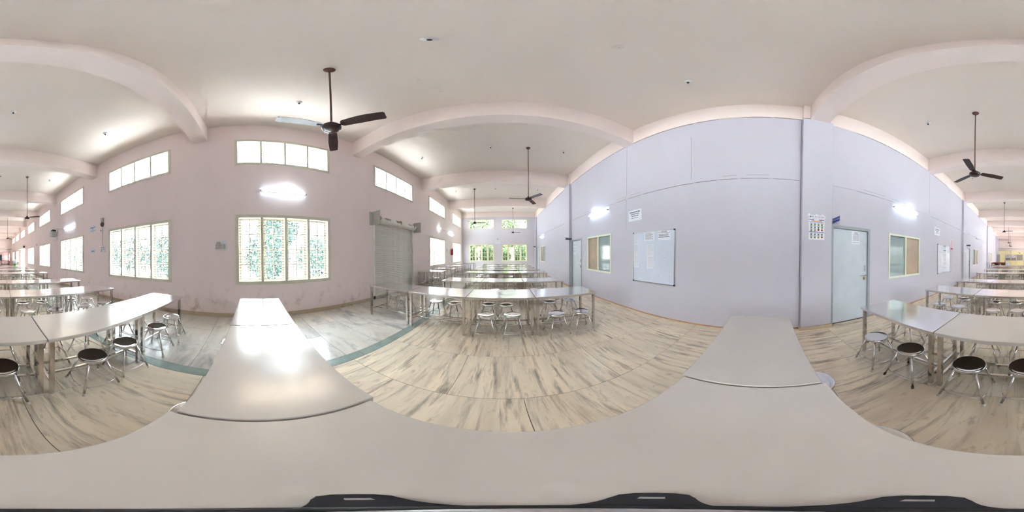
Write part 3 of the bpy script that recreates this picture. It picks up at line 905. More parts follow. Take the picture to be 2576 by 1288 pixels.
rod_me = MB().cyl((0, 0, 0.09), (0, 0, ZC - HUB - 0.03), 0.0125, n=10).mesh('down_rod', M['fan_rod'])
can_me = MB().lathe([(0.02, ZC - HUB - 0.075), (0.045, ZC - HUB - 0.05), (0.07, ZC - HUB - 0.012), (0.07, ZC - HUB - 0.002)], n=20).mesh('ceiling_canopy', M['fan_rod'])
for q, (x, y, a) in enumerate(FANS):
    t = thing('ceiling_fan', FLAB[q], 'fan', (x, y, HUB), math.radians(a), 'ceiling fans')
    put('motor', hub_me, t); put('lower_canopy', cap_me if q in (0,) else cap_dark, t); put('down_rod', rod_me, t); put('ceiling_canopy', can_me, t)
    for k in range(3):
        bl_ = put('blade', blade_me, t, rz=2 * PI * k / 3)
        put('blade_arm', arm_me, bl_)
hook = [(-0.40, 0.90), (-2.65, 0.92), (1.95, 0.94), (-0.41, -3.08), (-2.62, -3.09), (1.86, -3.08), (-2.70, 5.02), (-0.36, 4.96), (1.94, 4.96), (-2.65, 9.0), (-0.4, 9.0), (1.94, 9.0), (-2.62, -7.0), (-0.4, -7.0), (1.9, -7.0), (-0.4, -11.0), (1.9, -11.0)]
plate = [(0.76, 0.92, 0.05), (-1.03, 1.86, 0.045), (-0.95, 2.15, 0.045), (-0.88, 2.31, 0.042), (-1.56, -3.07, 0.045), (-1.50, 4.94, 0.045), (0.76, 9.0, 0.045)]
hb_me = MB().lathe([(0.012, -0.05), (0.02, -0.048), (0.03, -0.022), (0.055, -0.006), (0.058, 0.0)], n=18).mesh('flare', M['white'])
hk_me = MB().lathe([(0.012, -0.085), (0.018, -0.082), (0.019, -0.05), (0.014, -0.046)], n=12).mesh('hook_stub', M['black'])
def where(x, y):
    yk = 'the camera bay' if -1 < y < 3 else ('a bay towards the end wall' if y > 0 else 'a bay towards the partition')
    return yk
hook_lab = {}
for q, (x, y) in enumerate(hook):
    bayn = round((y - 0.9) / 4.0)
    side = 'window-side' if x < -1 else ('middle' if x < 0.5 else 'door-side')
    ph = 'camera bay' if bayn == 0 else '%s bay towards the %s' % (ORD[abs(bayn) - 1], 'end wall' if bayn > 0 else 'partition')
    t = thing('ceiling_hook', 'white ceiling flange with black hook stub, %s one of %s' % (side, ph), 'ceiling hook', (x, y, ZC), 0, 'ceiling hooks')
    put('flange', hb_me, t); put('hook_stub', hk_me, t)
pl_lab = ['round white blank plate in the camera bay ceiling, towards the door wall', 'round blank plate on ceiling, first of three in a line before the beam', 'round blank plate on ceiling, middle of three in a line before the beam', 'round blank plate on ceiling, nearest the beam of three in a line', 'round blank plate on ceiling, first bay towards the partition', 'round blank plate on ceiling, first bay towards the end wall', 'round blank plate on ceiling, second bay towards the end wall']
for q, (x, y, r) in enumerate(plate):
    t = thing('ceiling_plate', pl_lab[q], 'ceiling plate', (x, y, ZC), 0, 'ceiling blank plates')
    MB().lathe([(r * 0.9, -0.008), (r, -0.005), (r, 0.0)], n=24).build('cover', M['ceil'], t)
    MB().lathe([(0.004, -0.011), (0.005, -0.008)], r * 0.4, 0, 8).build('screw', M['alu'], t)
    MB().lathe([(0.004, -0.011), (0.005, -0.008)], -r * 0.4, 0, 8).build('screw', M['alu'], t)

# ------------------------------------------------------------------ tube lights and bulbs
def tube_light(wall, y0, y1, z0, z1, lit, label):
    X = XL if wall == 'L' else XR
    s = 1 if wall == 'L' else -1
    c = Vector((X, (y0 + y1) / 2, (z0 + z1) / 2))
    t = thing('tube_light', label, 'tube light', c, 0, 'wall tube lights')
    h = (y1 - y0) / 2; dz = (z1 - z0) / 2
    P0 = Vector((0.0, -h, -dz)); P1 = Vector((0.0, h, dz))
    o1 = Vector((s * 0.015, 0, 0)); o2 = Vector((s * 0.055, 0, 0))
    bt = MB(); bt.cyl(P0 + o1, P1 + o1, 0.015, n=6); bt.build('batten', M['white'], t)
    for p in (P0, P1):
        d = Vector((0, 0.03 if p is P0 else -0.03, 0))
        MB().cyl(p + o2, p + o2 + d, 0.017, n=10).build('end_cap', M['alu'], t)
        MB().box(*sorted((s * 0.0, s * 0.06)), p.y + min(0, d.y) , p.y + max(0, d.y), p.z - 0.01, p.z + 0.01).build('lamp_holder', M['white'], t)
    g0, g1 = P0 + o2 + Vector((0, 0.03, 0)), P1 + o2 - Vector((0, 0.03, 0))
    MB().cyl(g0, g1, 0.0135, n=12).build('glass_tube', M['tube'] if lit else M['white'], t)
    return t
def bulb(wall, y, z, label):
    X = XL if wall == 'L' else XR
    s = 1 if wall == 'L' else -1
    t = thing('light_bulb', label, 'light bulb', (X, y, z), 0, 'lit wall bulbs')
    MB().lathe([(0.04, 0), (0.04, 0.012), (0.024, 0.03), (0.022, 0.06)], n=14, axis='X').build('bulb_holder', M['white'], t) if s > 0 else MB().lathe([(0.022, -0.06), (0.024, -0.03), (0.04, -0.012), (0.04, 0)], n=14, axis='X').build('bulb_holder', M['white'], t)
    prof = [(0.012, 0.06), (0.02, 0.068), (0.034, 0.09), (0.037, 0.112), (0.03, 0.136), (0.014, 0.148)]
    if s < 0: prof = [(r, -z_) for (r, z_) in reversed(prof)]
    MB().lathe(prof, n=18, axis='X').build('glass_globe', M['bulb'], t)
tube_light('L', 0.32, 1.42, 3.05, 3.02, True, 'lit white tube light above the window facing the camera')
bulb('L', 0.96, 3.105, 'glowing bulb above the tube on the window wall facing camera')
tube_light('L', -7.7, -6.55, 2.99, 2.97, True, 'lit tube light beside the grey wall box, towards the partition')
tube_light('L', 10.65, 11.8, 3.02, 2.98, True, 'lit tube light near the fire extinguisher on the window wall')
bulb('L', 9.0, 3.03, 'glowing bulb on the window wall beyond the roller shutter')
tube_light('R', 3.9, 5.02, 2.83, 2.83, True, 'lit tube light above the sliding window near the first whiteboard')
bulb('R', 4.62, 2.885, 'glowing bulb behind the tube near the first whiteboard')
tube_light('R', -4.25, -3.14, 2.81, 2.82, True, 'lit tube light above the sliding window by the pillar door')
bulb('R', -3.88, 2.885, 'glowing bulb behind the tube by the pillar door')
tube_light('R', 11.5, 12.6, 2.83, 2.83, True, 'lit tube light on the right wall near the end wall')
tube_light('R', -12.6, -11.9, 2.88, 2.9, False, 'unlit tube light on the right wall towards the partition')

# ------------------------------------------------------------------ notice boards, papers, posters
def paper_sheet(name, wall, y, z, w, h, lines, label, cat='notice', ink='ink', off=0.002, tilt=0.0, x=None, seed=0, group=None):
    rnd = random.Random(seed + int(abs(y) * 100))
    if wall == 'R': loc, rot = ((x if x is not None else XR) - off, y, z), ROT_R
    elif wall == 'L': loc, rot = ((x if x is not None else XL) + off, y, z), ROT_L
    elif wall == 'E': loc, rot = (y, (x if x is not None else YE) - off, z), ROT_E
    else: loc, rot = (y, (x if x is not None else YF) + off, z), ROT_F
    t = put(name, MB().box(-w / 2, w / 2, -h / 2, h / 2, -0.001, 0.0).mesh(name, M['paper']), None, loc, rot=(rot[0], rot[1], rot[2]))
    tag(t, label, cat, group)
    if tilt: t.rotation_euler.rotate_axis('Z', tilt)
    mb = MB()
    for (v, u0, u1, th, style) in lines:
        if style == 'words':
            u = u0
            while u < u1:
                ww = rnd.uniform(0.04, 0.13) * w
                e = min(u + ww / w, u1)
                mb.box((u - 0.5) * w, (e - 0.5) * w, (0.5 - v - th / 2) * h, (0.5 - v + th / 2) * h, 0.0002, 0.0006)
                u = e + 0.025
        else:
            mb.box((u0 - 0.5) * w, (u1 - 0.5) * w, (0.5 - v - th / 2) * h, (0.5 - v + th / 2) * h, 0.0002, 0.0006)
    if lines: mb.build('printed_text', M[ink], t)['kind'] = 'stuff'
    return t
def table_lines(n=16):
    r = [(0.06, 0.2, 0.85, 0.03, 'bar'), (0.1, 0.1, 0.92, 0.02, 'words')]
    for i in range(n): r.append((0.16 + 0.8 * i / n, 0.1, 0.93, 0.018, 'words'))
    return r
def note_lines(n, a=0.1, b=0.9):
    return [(0.14 + 0.76 * i / n, a, b if i % 3 else b - 0.2, 0.035, 'words') for i in range(n)]
def whiteboard(y0, y1, z0, z1, label):
    t = thing('whiteboard', label, 'whiteboard', (XR, y0, z0), 0, 'whiteboards on the right wall')
    W, H = y1 - y0, z1 - z0
    bx('panel', M['board'], t, -0.012, 0, 0.015, W - 0.015, 0.015, H - 0.015)
    for nm, a in (('frame_bar', (-0.02, 0, 0, W, 0, 0.02)), ('frame_bar', (-0.02, 0, 0, W, H - 0.02, H)), ('frame_bar', (-0.02, 0, 0, 0.02, 0.02, H - 0.02)), ('frame_bar', (-0.02, 0, W - 0.02, W, 0.02, H - 0.02))):
        bx(nm, M['alu'], t, *a)
    for cy in (0, W):
        for cz in (0, H):
            MB().cbox(-0.025, 0, min(max(cy - 0.03, -0.003), W - 0.03) , max(min(cy + 0.03, W + 0.003), 0.03), min(max(cz - 0.03, -0.003), H - 0.03), max(min(cz + 0.03, H + 0.003), 0.03), 0.002).build('corner_cap', M['black'], t)
    sp = MB()
    rn = random.Random(3)
    for _ in range(46):
        a, c, r = rn.uniform(0.1, W - 0.12), rn.uniform(0.15, H * 0.7), rn.uniform(0.003, 0.008)
        sp.box(-0.0126, -0.012, a, a + r * 1.6, c, c + r)
    sp.build('marker_smudges', M['ink'], t)['kind'] = 'stuff'
whiteboard(1.67, 2.86, 0.79, 1.995, 'whiteboard near the camera with five list sheets and two notices')
bx_ = XR - 0.012
# near board: reading direction runs +Y -> -Y ; left edge at y = 2.86
def near(u): return 2.86 - u * 1.19
def nz(v): return 1.995 - v * 1.205
for i in range(3):
    paper_sheet('list_sheet', 'R', near(0.085), nz(0.13 + i * 0.235), 0.165, 0.275, table_lines(), 'printed name list at left of the near whiteboard, %s from top' % ORD[i], ink='inkgrey', x=bx_, seed=i, group='lists on near whiteboard')
paper_sheet('list_sheet', 'R', near(0.455), nz(0.375), 0.19, 0.27, table_lines(), 'upper printed list in the middle of the near whiteboard', ink='inkgrey', x=bx_, seed=4, group='lists on near whiteboard')
paper_sheet('list_sheet', 'R', near(0.455), nz(0.605), 0.19, 0.27, table_lines(), 'lower printed list in the middle of the near whiteboard', ink='inkgrey', x=bx_, seed=5, group='lists on near whiteboard')
paper_sheet('notice_sheet', 'R', near(0.43), nz(0.105), 0.29, 0.2, note_lines(9), 'white notice at top centre of the near whiteboard', x=bx_, seed=6)
paper_sheet('notice_sheet', 'R', near(0.77), nz(0.1), 0.32, 0.215, [(0.12, 0.3, 0.75, 0.06, 'words'), (0.24, 0.05, 0.95, 0.05, 'words'), (0.4, 0.08, 0.85, 0.06, 'words'), (0.52, 0.08, 0.85, 0.06, 'words'), (0.68, 0.05, 0.95, 0.06, 'bar')], 'white sheet with a black bar at top right of near whiteboard', ink='ink', x=bx_, seed=7)
whiteboard(-6.95, -5.71, 0.785, 1.98, 'second whiteboard, past the pillar door, filled with list sheets')
def far_u(u): return -5.71 - u * 1.24
for i in range(4):
    paper_sheet('list_sheet', 'R', far_u(0.17), 1.98 - (0.13 + i * 0.245) * 1.195, 0.34, 0.27, table_lines(9), 'list sheet in first column of second whiteboard, %s from top' % ORD[i], ink='inkgrey', x=bx_, seed=10 + i, group='lists on second whiteboard')
for i in range(6):
    paper_sheet('list_sheet', 'R', far_u(0.52), 1.98 - (0.1 + i * 0.155) * 1.195, 0.34, 0.17, [(0.12, 0.1, 0.9, 0.14 if i < 2 else 0.08, 'bar')] + note_lines(4), 'list sheet in middle column of second whiteboard, %s from top' % ORD[i], ink='ink' if i < 2 else 'inkgrey', x=bx_, seed=20 + i, group='lists on second whiteboard')
paper_sheet('notice_sheet', 'R', far_u(0.85), 1.98 - 0.2, 0.24, 0.3, note_lines(6), 'pale sheet at top of last column on second whiteboard', ink='inkgrey', x=bx_, seed=31)
KN = [(0.2, 0.08, 0.9, 0.1, 'words'), (0.38, 0.16, 0.82, 0.08, 'words'), (0.55, 0.24, 0.76, 0.08, 'words'), (0.74, 0.24, 0.74, 0.045, 'words')]
paper_sheet('notice_sheet', 'R', 2.82, 2.45, 0.44, 0.29, KN, 'white slogan paper with dark lettering above the near whiteboard', ink='ink', tilt=0.02)
paper_sheet('notice_sheet', 'R', -5.67, 2.46, 0.44, 0.29, KN, 'white slogan paper with dark lettering above the second whiteboard', ink='ink', seed=5)
paper_sheet('poster', 'R', -7.18, 2.06, 0.3, 0.48, [(0.08 + 0.085 * i, 0.1, 0.9, 0.045, 'words') for i in range(9)] + [(0.92, 0.02, 0.98, 0.16, 'bar')], 'tall pink and white poster beside the second whiteboard', cat='poster', ink='inkred', seed=8)
paper_sheet('notice_sheet', 'R', -9.0, 2.0, 0.28, 0.42, note_lines(9), 'list poster on the second pillar', x=XR - 0.11, seed=9)
for q, (yy, zz) in enumerate(((-14.8, 2.42), (-16.2, 2.42))):
    paper_sheet('notice_sheet', 'R', yy, zz, 0.3, 0.42, note_lines(7), 'small notice high on the right wall, %s beyond the second pillar' % ORD[q], seed=40 + q)
# pillar calendar poster
cal = put('poster', MB().box(-0.155, 0.155, -0.235, 0.235, -0.001, 0).mesh('poster', M['paper']), None, (XR - 0.112, -0.95 - 0.09, 1.99), rot=ROT_R)
tag(cal, 'colourful DR ACADEMY results poster taped on the near pillar', 'poster')
put('title_lettering', text_mesh('DR ACADEMY', 0.047, M['ink']), cal, (0.03, 0.2, 0.0004))
put('red_lettering', text_mesh('Is not available', 0.036, M['inkred']), cal, (0.03, 0.165, 0.0004))
lg = MB().lathe([(0.014, 0.0002), (0.017, 0.0005)], -0.125, 0.2, 14); lg.build('round_emblem', M['inkgrey'], cal)
mb = MB(); mb.box(-0.15, -0.05, 0.134, 0.146, 0.0002, 0.0005); mb.box(0.05, 0.15, 0.134, 0.146, 0.0002, 0.0005)
mb.box(-0.15, 0.15, -0.094, -0.084, 0.0002, 0.0005)
mb.build('blue_bands', M['inkblue'], cal)['kind'] = 'stuff'
MB().box(-0.1, 0.1, 0.112, 0.126, 0.0002, 0.0005).build('orange_band', M['inkorange'], cal)
mb = MB(); mb.box(-0.145, 0.145, 0.096, 0.102, 0.0002, 0.0005); mb.build('caption_line', M['ink'], cal)
num = text_mesh('923', 0.036, M['inkblue'])
cells = [(r, c) for r in range(5) for c in range(4)]
ey = MB().lathe([(0.016, 0.0002), (0.018, 0.0005)], n=12).mesh('yellow_oval', M['inkyellow'])
for (r, c) in cells:
    zy = (0.068 - r * 0.055) if r < 3 else (-0.118 - (r - 3) * 0.055)
    zx = -0.105 + c * 0.07
    if (r, c) in ((2, 3), (4, 3)):
        e = put('orange_seal', MB().lathe([(0.018, 0.0002), (0.02, 0.0005)], n=12).mesh('orange_seal', M['inkorange']), cal, (zx, zy - 0.01, 0))
    elif (r, c) == (2, 2):
        put('red_seal', MB().lathe([(0.018, 0.0002), (0.02, 0.0005)], n=12).mesh('red_seal', M['inkred']), cal, (zx, zy - 0.005, 0))
    else:
        put('score_number', num, cal, (zx, zy + 0.004, 0.0004))
        put('yellow_oval', ey, cal, (zx, zy - 0.02, 0))
for (u, v, a) in ((-0.15, 0.245, 0.6), (-0.16, 0.225, 0.5), (0.0, 0.245, -0.2), (0.12, 0.245, -0.5), (0.165, 0.205, -1.0)):
    tp = put('tape', MB().box(-0.02, 0.02, -0.01, 0.01, 0.0, 0.0008).mesh('tape', M['white']), cal, (u, v, 0.0006), rz=a)
# notice on the pillar door, on the other door
paper_sheet('notice_sheet', 'R', -2.0, 1.86, 0.215, 0.29, [(0.1, 0.3, 0.9, 0.03, 'words'), (0.16, 0.4, 0.8, 0.03, 'words'), (0.24, 0.2, 0.95, 0.025, 'bar')] + [(0.3 + i * 0.05, 0.2, 0.95, 0.018, 'words') for i in range(9)] + [(0.86, 0.12, 0.92, 0.025, 'words')], 'printed notice sheet pasted on the grey pillar door', x=XR + 0.03, seed=12)
for q, (zz, hh) in enumerate(((1.93, 0.05), (1.77, 0.06), (1.65, 0.035), (1.49, 0.075))):  # plain white rectangles in a column on the door leaf
    paper_sheet('white_strip', 'R', 6.33, zz, 0.2, hh, [], 'white strip on the grey door towards end wall, %s from top' % ORD[q], cat='label', x=XR + 0.03, group='white strips on the grey door')
# perpendicular room signs
def sign(y, z, label, mat, word):
    t = thing('room_sign', label, 'sign', (XR, y, z), 0, 'projecting room signs')
    bx('plate', M[mat], t, -0.3, -0.015, -0.008, 0.008, -0.045, 0.045)
    bx('bracket', M['alu'], t, -0.015, 0.0, -0.012, 0.012, -0.055, 0.055)
    bx('end_trim', M['alu'], t, -0.306, -0.3, -0.011, 0.011, -0.055, 0.055)
    tm = text_mesh(word, 0.048, M['paper'])
    s = 1 if y < 0 else -1
    put('lettering', tm, t, (-0.158, s * 0.0086, 0), rot=(PI / 2, 0, PI if s > 0 else 0))
sign(-1.43, 2.17, 'blue projecting room sign above the grey pillar door', 'blue', 'STUDY HALL-2')
sign(6.58, 2.135, 'dark projecting room sign over the door towards end wall', 'darkblue', 'STUDY HALL-1')
sign(-9.36, 2.17, 'dark projecting room sign over the door beyond second pillar', 'darkblue', 'STUDY HALL-3')
sign(14.05, 2.12, 'dark projecting room sign at the far end-wall corner', 'darkblue', 'STUDY HALL')

# ------------------------------------------------------------------ things on the window wall
t = thing('switchboard', 'grey switchboard beside the large window facing the camera', 'switchboard', (XL, -0.60, 1.725), 0)
bx('plate', M['white'], t, 0, 0.022, -0.15, 0.15, -0.115, 0.115)
for (y, z) in ((-0.08, 0.055), (-0.03, 0.055), (-0.1, 0.0), (-0.05, 0.0), (0.0, 0.0), (-0.1, -0.06), (-0.05, -0.06), (0.0, -0.06), (0.08, 0.0), (0.08, -0.055)):
    bx('switch', M['switch'], t, 0.022, 0.032, y - 0.021, y + 0.021, z - 0.024, z + 0.024)
t = thing('switchboard', 'small white switchboard under the wall bell and cable', 'switchboard', (XL, -4.54, 1.765), 0)
bx('plate', M['white'], t, 0, 0.02, -0.13, 0.13, -0.11, 0.11)
for (y, z) in ((-0.07, 0.06), (0.05, 0.06), (-0.07, 0.0), (0.05, 0.0), (-0.07, -0.06)):
    bx('switch', M['switch'], t, 0.02, 0.028, y - 0.03, y + 0.03, z - 0.02, z + 0.02)
t = thing('wall_bell', 'brown round bell with tan gong box high on the window wall', 'bell', (XL, -4.55, 2.67), 0)
MB().lathe([(0.085, 0.02), (0.088, 0.04), (0.07, 0.07), (0.03, 0.085)], n=20, axis='X').build('gong', M['belly'], t)
MB().cbox(0.0, 0.07, -0.06, 0.06, 0.1, 0.24, 0.01).build('coil_box', M['switch'], t)
bx('base_plate', M['white'], t, 0.0, 0.02, -0.05, 0.05, -0.09, 0.25)
cb = MB(); cb.tube([(XL + 0.008, -4.57, 2.60), (XL + 0.008, -4.56, 2.3), (XL + 0.01, -4.57, 2.1), (XL + 0.008, -4.56, 1.876)], 0.006, 6)
tag(cb.build('bell_cable', M['alu']), 'grey cable hanging from the bell to its switchboard', 'cable')
t = thing('socket_box', 'small white junction box on the bell cable', 'junction box', (XL, -4.57, 2.46), 0)
bx('box', M['white'], t, 0.014, 0.05, -0.04, 0.04, -0.035, 0.035)
bx('plug', M['switch'], t, 0.05, 0.075, -0.06, -0.01, -0.03, 0.01)
paper_sheet('notice_sheet', 'L', -5.18, 2.58, 0.42, 0.3, [(0.28, 0.1, 0.9, 0.1, 'words'), (0.45, 0.35, 0.65, 0.08, 'words'), (0.66, 0.1, 0.9, 0.04, 'words'), (0.78, 0.35, 0.65, 0.04, 'words')], 'white notice paper beside the bell on the window wall', ink='ink', seed=50)
paper_sheet('notice_sheet', 'L', -5.17, 1.73, 0.27, 0.2, [(0.55, 0.15, 0.85, 0.1, 'words')], 'small white label paper left of the bell switchboard', ink='ink', seed=51)
paper_sheet('notice_sheet', 'L', -13.0, 2.5, 0.5, 0.25, KN, 'faded slogan paper high beyond the third lower window', seed=52)
t = thing('wall_box', 'grey metal box on the window wall beside the lit tube', 'equipment box', (XL, -8.82, 2.84), 0)
MB().cbox(0.03, 0.34, -0.22, 0.22, -0.14, 0.14, 0.008).build('cabinet', M['speaker'], t)
bx('bracket', M['white'], t, 0.0, 0.03, -0.1, 0.14, -0.3, 0.36)
bx('amplifier', M['black'], t, 0.1, 0.3, -0.1, 0.16, 0.14, 0.25)
t = thing('security_camera', 'white security camera below the grey wall box', 'camera', (XL, -8.6, 2.5), 0)
MB().cyl((0, 0, 0), (0.06, -0.02, 0.02), 0.02, n=10).build('mount', M['white'], t)
MB().cyl((0.05, 0.02, 0.01), (0.15, -0.12, -0.03), 0.034, n=12).build('housing', M['white'], t)
MB().cyl((0.15, -0.12, -0.03), (0.157, -0.13, -0.033), 0.026, n=12).build('lens', M['black'], t)
cb = MB(); cb.tube([(XL + 0.012, -8.5, 3.12), (XL + 0.012, -8.1, 3.06), (XL + 0.012, -7.72, 3.02)], 0.007, 6)
tag(cb.build('light_cable', M['alu']), 'thin cable from the grey wall box to the tube light', 'cable')
cb = MB(); cb.tube([(XL + 0.012, 9.05, 3.03), (XL + 0.012, 9.9, 3.06), (XL + 0.012, 10.7, 3.04)], 0.008, 6)
tag(cb.build('light_cable', M['alu']), 'thin cable between bulb and tube near the end wall', 'cable')
t = thing('switchboard', 'small switch panel between windows near the fire extinguisher', 'switchboard', (XL, 10.38, 1.77), 0)
bx('plate', M['white'], t, 0, 0.02, -0.1, 0.1, -0.11, 0.11)
for z in (-0.06, 0.0, 0.06): bx('switch', M['switch'], t, 0.02, 0.028, -0.06, 0.06, z - 0.02, z + 0.02)
t = thing('fire_extinguisher', 'red fire extinguisher hung beside the last window', 'fire extinguisher', (XL + 0.09, 11.3, 1.42), 0)
MB().lathe([(0.06, 0), (0.075, 0.015), (0.078, 0.04), (0.078, 0.36), (0.06, 0.42), (0.028, 0.45), (0.026, 0.47)], n=20).build('cylinder', M['red'], t)
MB().box(-0.012, 0.09, -0.012, 0.012, 0.47, 0.5).build('valve_handle', M['black'], t)
MB().tube([(0.03, 0.02, 0.48), (0.09, 0.05, 0.45), (0.1, 0.04, 0.3), (0.09, 0.03, 0.14)], 0.01, 6).build('hose', M['black'], t)
bx('wall_hook', M['alu'], t, -0.09, -0.07, -0.03, 0.03, 0.3, 0.46)
# end wall camera and notice
t = thing('security_camera', 'security camera on the end wall between its windows', 'camera', (-0.40, YE, 2.84), 0)
MB().cyl((0, 0, 0), (0, -0.06, 0), 0.03, n=10).build('mount', M['white'], t)
MB().cyl((0.03, -0.05, 0.01), (-0.06, -0.22, -0.04), 0.045, n=12).build('housing', M['white'], t)
MB().cyl((-0.06, -0.22, -0.04), (-0.065, -0.23, -0.043), 0.036, n=12).build('lens', M['black'], t)
paper_sheet('notice_sheet', 'E', -0.47, 2.53, 0.42, 0.26, [(0.2, 0.05, 0.95, 0.14, 'words'), (0.4, 0.35, 0.65, 0.1, 'words'), (0.62, 0.05, 0.95, 0.07, 'words'), (0.78, 0.35, 0.65, 0.08, 'words')], 'notice paper on end wall below the security camera', ink='inkgrey', seed=60)
# small fittings on right wall
t = thing('junction_box', 'small white junction box on the second pillar edge', 'junction box', (XR - 0.11, -8.74, 2.9), 0)
bx('box', M['white'], t, -0.04, 0, -0.05, 0.05, -0.05, 0.05)
bx('cover', M['white'], t, -0.046, -0.04, -0.042, 0.042, -0.042, 0.042)

# ------------------------------------------------------------------ camera stand on the table under the camera
ts = thing('camera_stand', 'small black three-legged camera stand on the steel table', 'camera stand', (0, 0, T_H), 0)
leg_p = [(0.0, -0.010), (0.052, -0.016), (0.066, -0.016), (0.074, -0.010), (0.076, 0.0), (0.074, 0.010), (0.066, 0.016), (0.052, 0.016), (0.0, 0.010)]
leg_me = MB().prism(leg_p, 0.001, 0.007).mesh('leg', M['tripod'])
pr_me = MB().box(0.05, 0.058, -0.005, 0.005, 0.007, 0.0072).mesh('white_print', M['alu'])
for az in (-62, 53, 150):
    a = math.radians(90 - az) + YAW * -1
    l_ = put('leg', leg_me, ts, rz=a)
    put('white_print', pr_me, l_)
MB().lathe([(0.022, 0.001), (0.022, 0.008), (0.018, 0.012), (0.009, 0.013)], n=20).build('hub', M['black'], ts)
MB().lathe([(0.0075, 0.013), (0.0075, 0.05), (0.006, 0.052)], n=14).build('post', M['alu'], ts)

# ------------------------------------------------------------------ far end: partition, counter, cupboard
pt = thing('partition', 'pale yellow panelled partition with three grey glass lights', 'partition', (0, -28.5, 0), 0)
cols = [2.94, 2.73, 1.76, 0.78, -0.24, -1.42]
for i, (a, b) in enumerate(zip(cols[:-1], cols[1:])):
    lo, hi = min(a, b), max(a, b)
    if i >= 2:
        bx('lower_panel', M['yellow'], pt, lo + 0.03, hi - 0.03, -0.03, 0.03, 0, 0.93)
        bx('glass_light', M['greyglass'], pt, lo + 0.08, hi - 0.08, -0.01, 0.01, 0.97, 2.0)
        bx('upper_panel', M['yellow'], pt, lo + 0.03, hi - 0.03, -0.03, 0.03, 2.06, 2.58)
        for zz in (0.93, 2.0): bx('rail', M['cream'], pt, lo + 0.03, hi - 0.03, -0.035, 0.035, zz, zz + 0.05)
    else:
        bx('lower_panel', M['yellow'], pt, lo + 0.03, hi - 0.03, -0.03, 0.03, 0, 2.0)
        bx('upper_panel', M['yellow'], pt, lo + 0.03, hi - 0.03, -0.03, 0.03, 2.06, 2.58)
        bx('rail', M['cream'], pt, lo + 0.03, hi - 0.03, -0.035, 0.035, 2.0, 2.06)
for x in cols: bx('post', M['cream'], pt, x - 0.035, x + 0.035, -0.04, 0.04, 0, 2.6)
for q, (x, c) in enumerate(((1.27, 'ink'), (0.27, 'inkred'))):
    t = put('poster', MB().box(-0.38, 0.38, -0.28, 0.28, -0.001, 0).mesh('poster', M['paper']), None, (x, -28.488, 1.72), rot=ROT_F)
    tag(t, ['white poster with dark figures on the partition glass', 'pink and white poster on the partition glass'][q], 'poster')
    mb = MB(); rn = random.Random(q)
    for _ in range(14):
        a, b = rn.uniform(-0.34, 0.22), rn.uniform(-0.24, 0.16)
        mb.box(a, a + rn.uniform(0.05, 0.12), b, b + rn.uniform(0.04, 0.1), 0.0003, 0.001)
    mb.build('printed_figures', M[c], t)['kind'] = 'stuff'
t = thing('wall_clock', 'square cream clock above the partition posters', 'clock', (0.76, -28.46, 2.38), 0)
bx('case', M['cream'], t, -0.11, 0.11, 0.0, 0.03, -0.12, 0.12)
bx('dial', M['paper'], t, -0.09, 0.09, 0.03, 0.034, -0.1, 0.1)
bx('hand', M['inkblack'], t, -0.005, 0.005, 0.034, 0.037, 0.0, 0.07)
t = thing('name_plate', 'small dark name plate on the partition top panel', 'sign', (-0.75, -28.468, 2.27), 0)
bx('plate', M['inkblack'], t, -0.16, 0.16, 0, 0.01, -0.04, 0.04)
bx('trim', M['alu'], t, -0.17, 0.17, 0, 0.006, -0.05, 0.05)
cd = MB(); cd.cyl((2.9, YF + 0.03, 3.08), (-3.7, YF + 0.03, 3.04), 0.03, n=8)
tag(cd.build('conduit_pipe', M['alu']), 'grey pipe running across the far wall above the partition', 'pipe')
t = thing('steel_cupboard', 'grey steel cupboard standing in the far right corner', 'cupboard', (2.68, -25.9, 0), 0)
bx('body', M['cupboard'], t, -0.25, 0.26, -0.25, 0.24, 0.04, 1.96)
for s in (-1, 1):
    d_ = bx('cupboard_door', M['cupboard'], t, -0.245 if s < 0 else 0.008, 0.002 if s < 0 else 0.255, 0.24, 0.256, 0.08, 1.93)
    bx('handle', M['chrome'], d_, -0.03 * (1 if s < 0 else -1) - 0.008, -0.03 * (1 if s < 0 else -1) + 0.008, 0.256, 0.275, 0.95, 1.1)
bx('base', M['black'], t, -0.24, 0.25, -0.24, 0.22, 0.0, 0.04)
t = thing('service_counter', 'red-brown wooden counter with open shelf near the partition', 'counter', (1.93, -18.8, 0), 0)
bx('counter_top', M['redwood'], t, -0.87, 0.83, -0.3, 0.3, 0.86, 0.9)
bx('shelf', M['redwood'], t, -0.85, 0.81, -0.28, 0.28, 0.46, 0.5)
bx('back_panel', M['redwood'], t, -0.85, 0.81, -0.29, -0.27, 0.02, 0.86)
for x in (-0.85, -0.02, 0.77): bx('upright', M['redwood'], t, x, x + 0.04, -0.28, 0.28, 0, 0.86)
def small_pot(x, y, z, r, h, mat, label):
    t = thing('container', label, 'container', (x, y, z), 0, 'containers on the red-brown counter')
    MB().lathe([(r * 0.85, 0), (r, 0.02), (r, h - 0.02), (r * 0.9, h)], n=16).build('body', M[mat], t)
    MB().lathe([(r * 0.95, h), (r * 0.95, h + 0.015), (r * 0.3, h + 0.03)], n=16).build('lid', M['white'], t)
small_pot(2.45, -18.75, 0.5, 0.12, 0.22, 'white', 'white container on the shelf of the red-brown counter, nearest right wall')
small_pot(1.72, -18.75, 0.5, 0.12, 0.24, 'cream', 'cream container in the middle of the red-brown counter shelf')
small_pot(1.36, -18.75, 0.5, 0.13, 0.2, 'black', 'black pot on the red-brown counter shelf')
small_pot(1.16, -18.9, 0.9, 0.05, 0.18, 'cupboard', 'small grey bottle-like jar on the red-brown counter top')
t = thing('steel_rack', 'short steel tube rack beside the red-brown counter', 'rack', (2.62, -16.6, 0), 0)
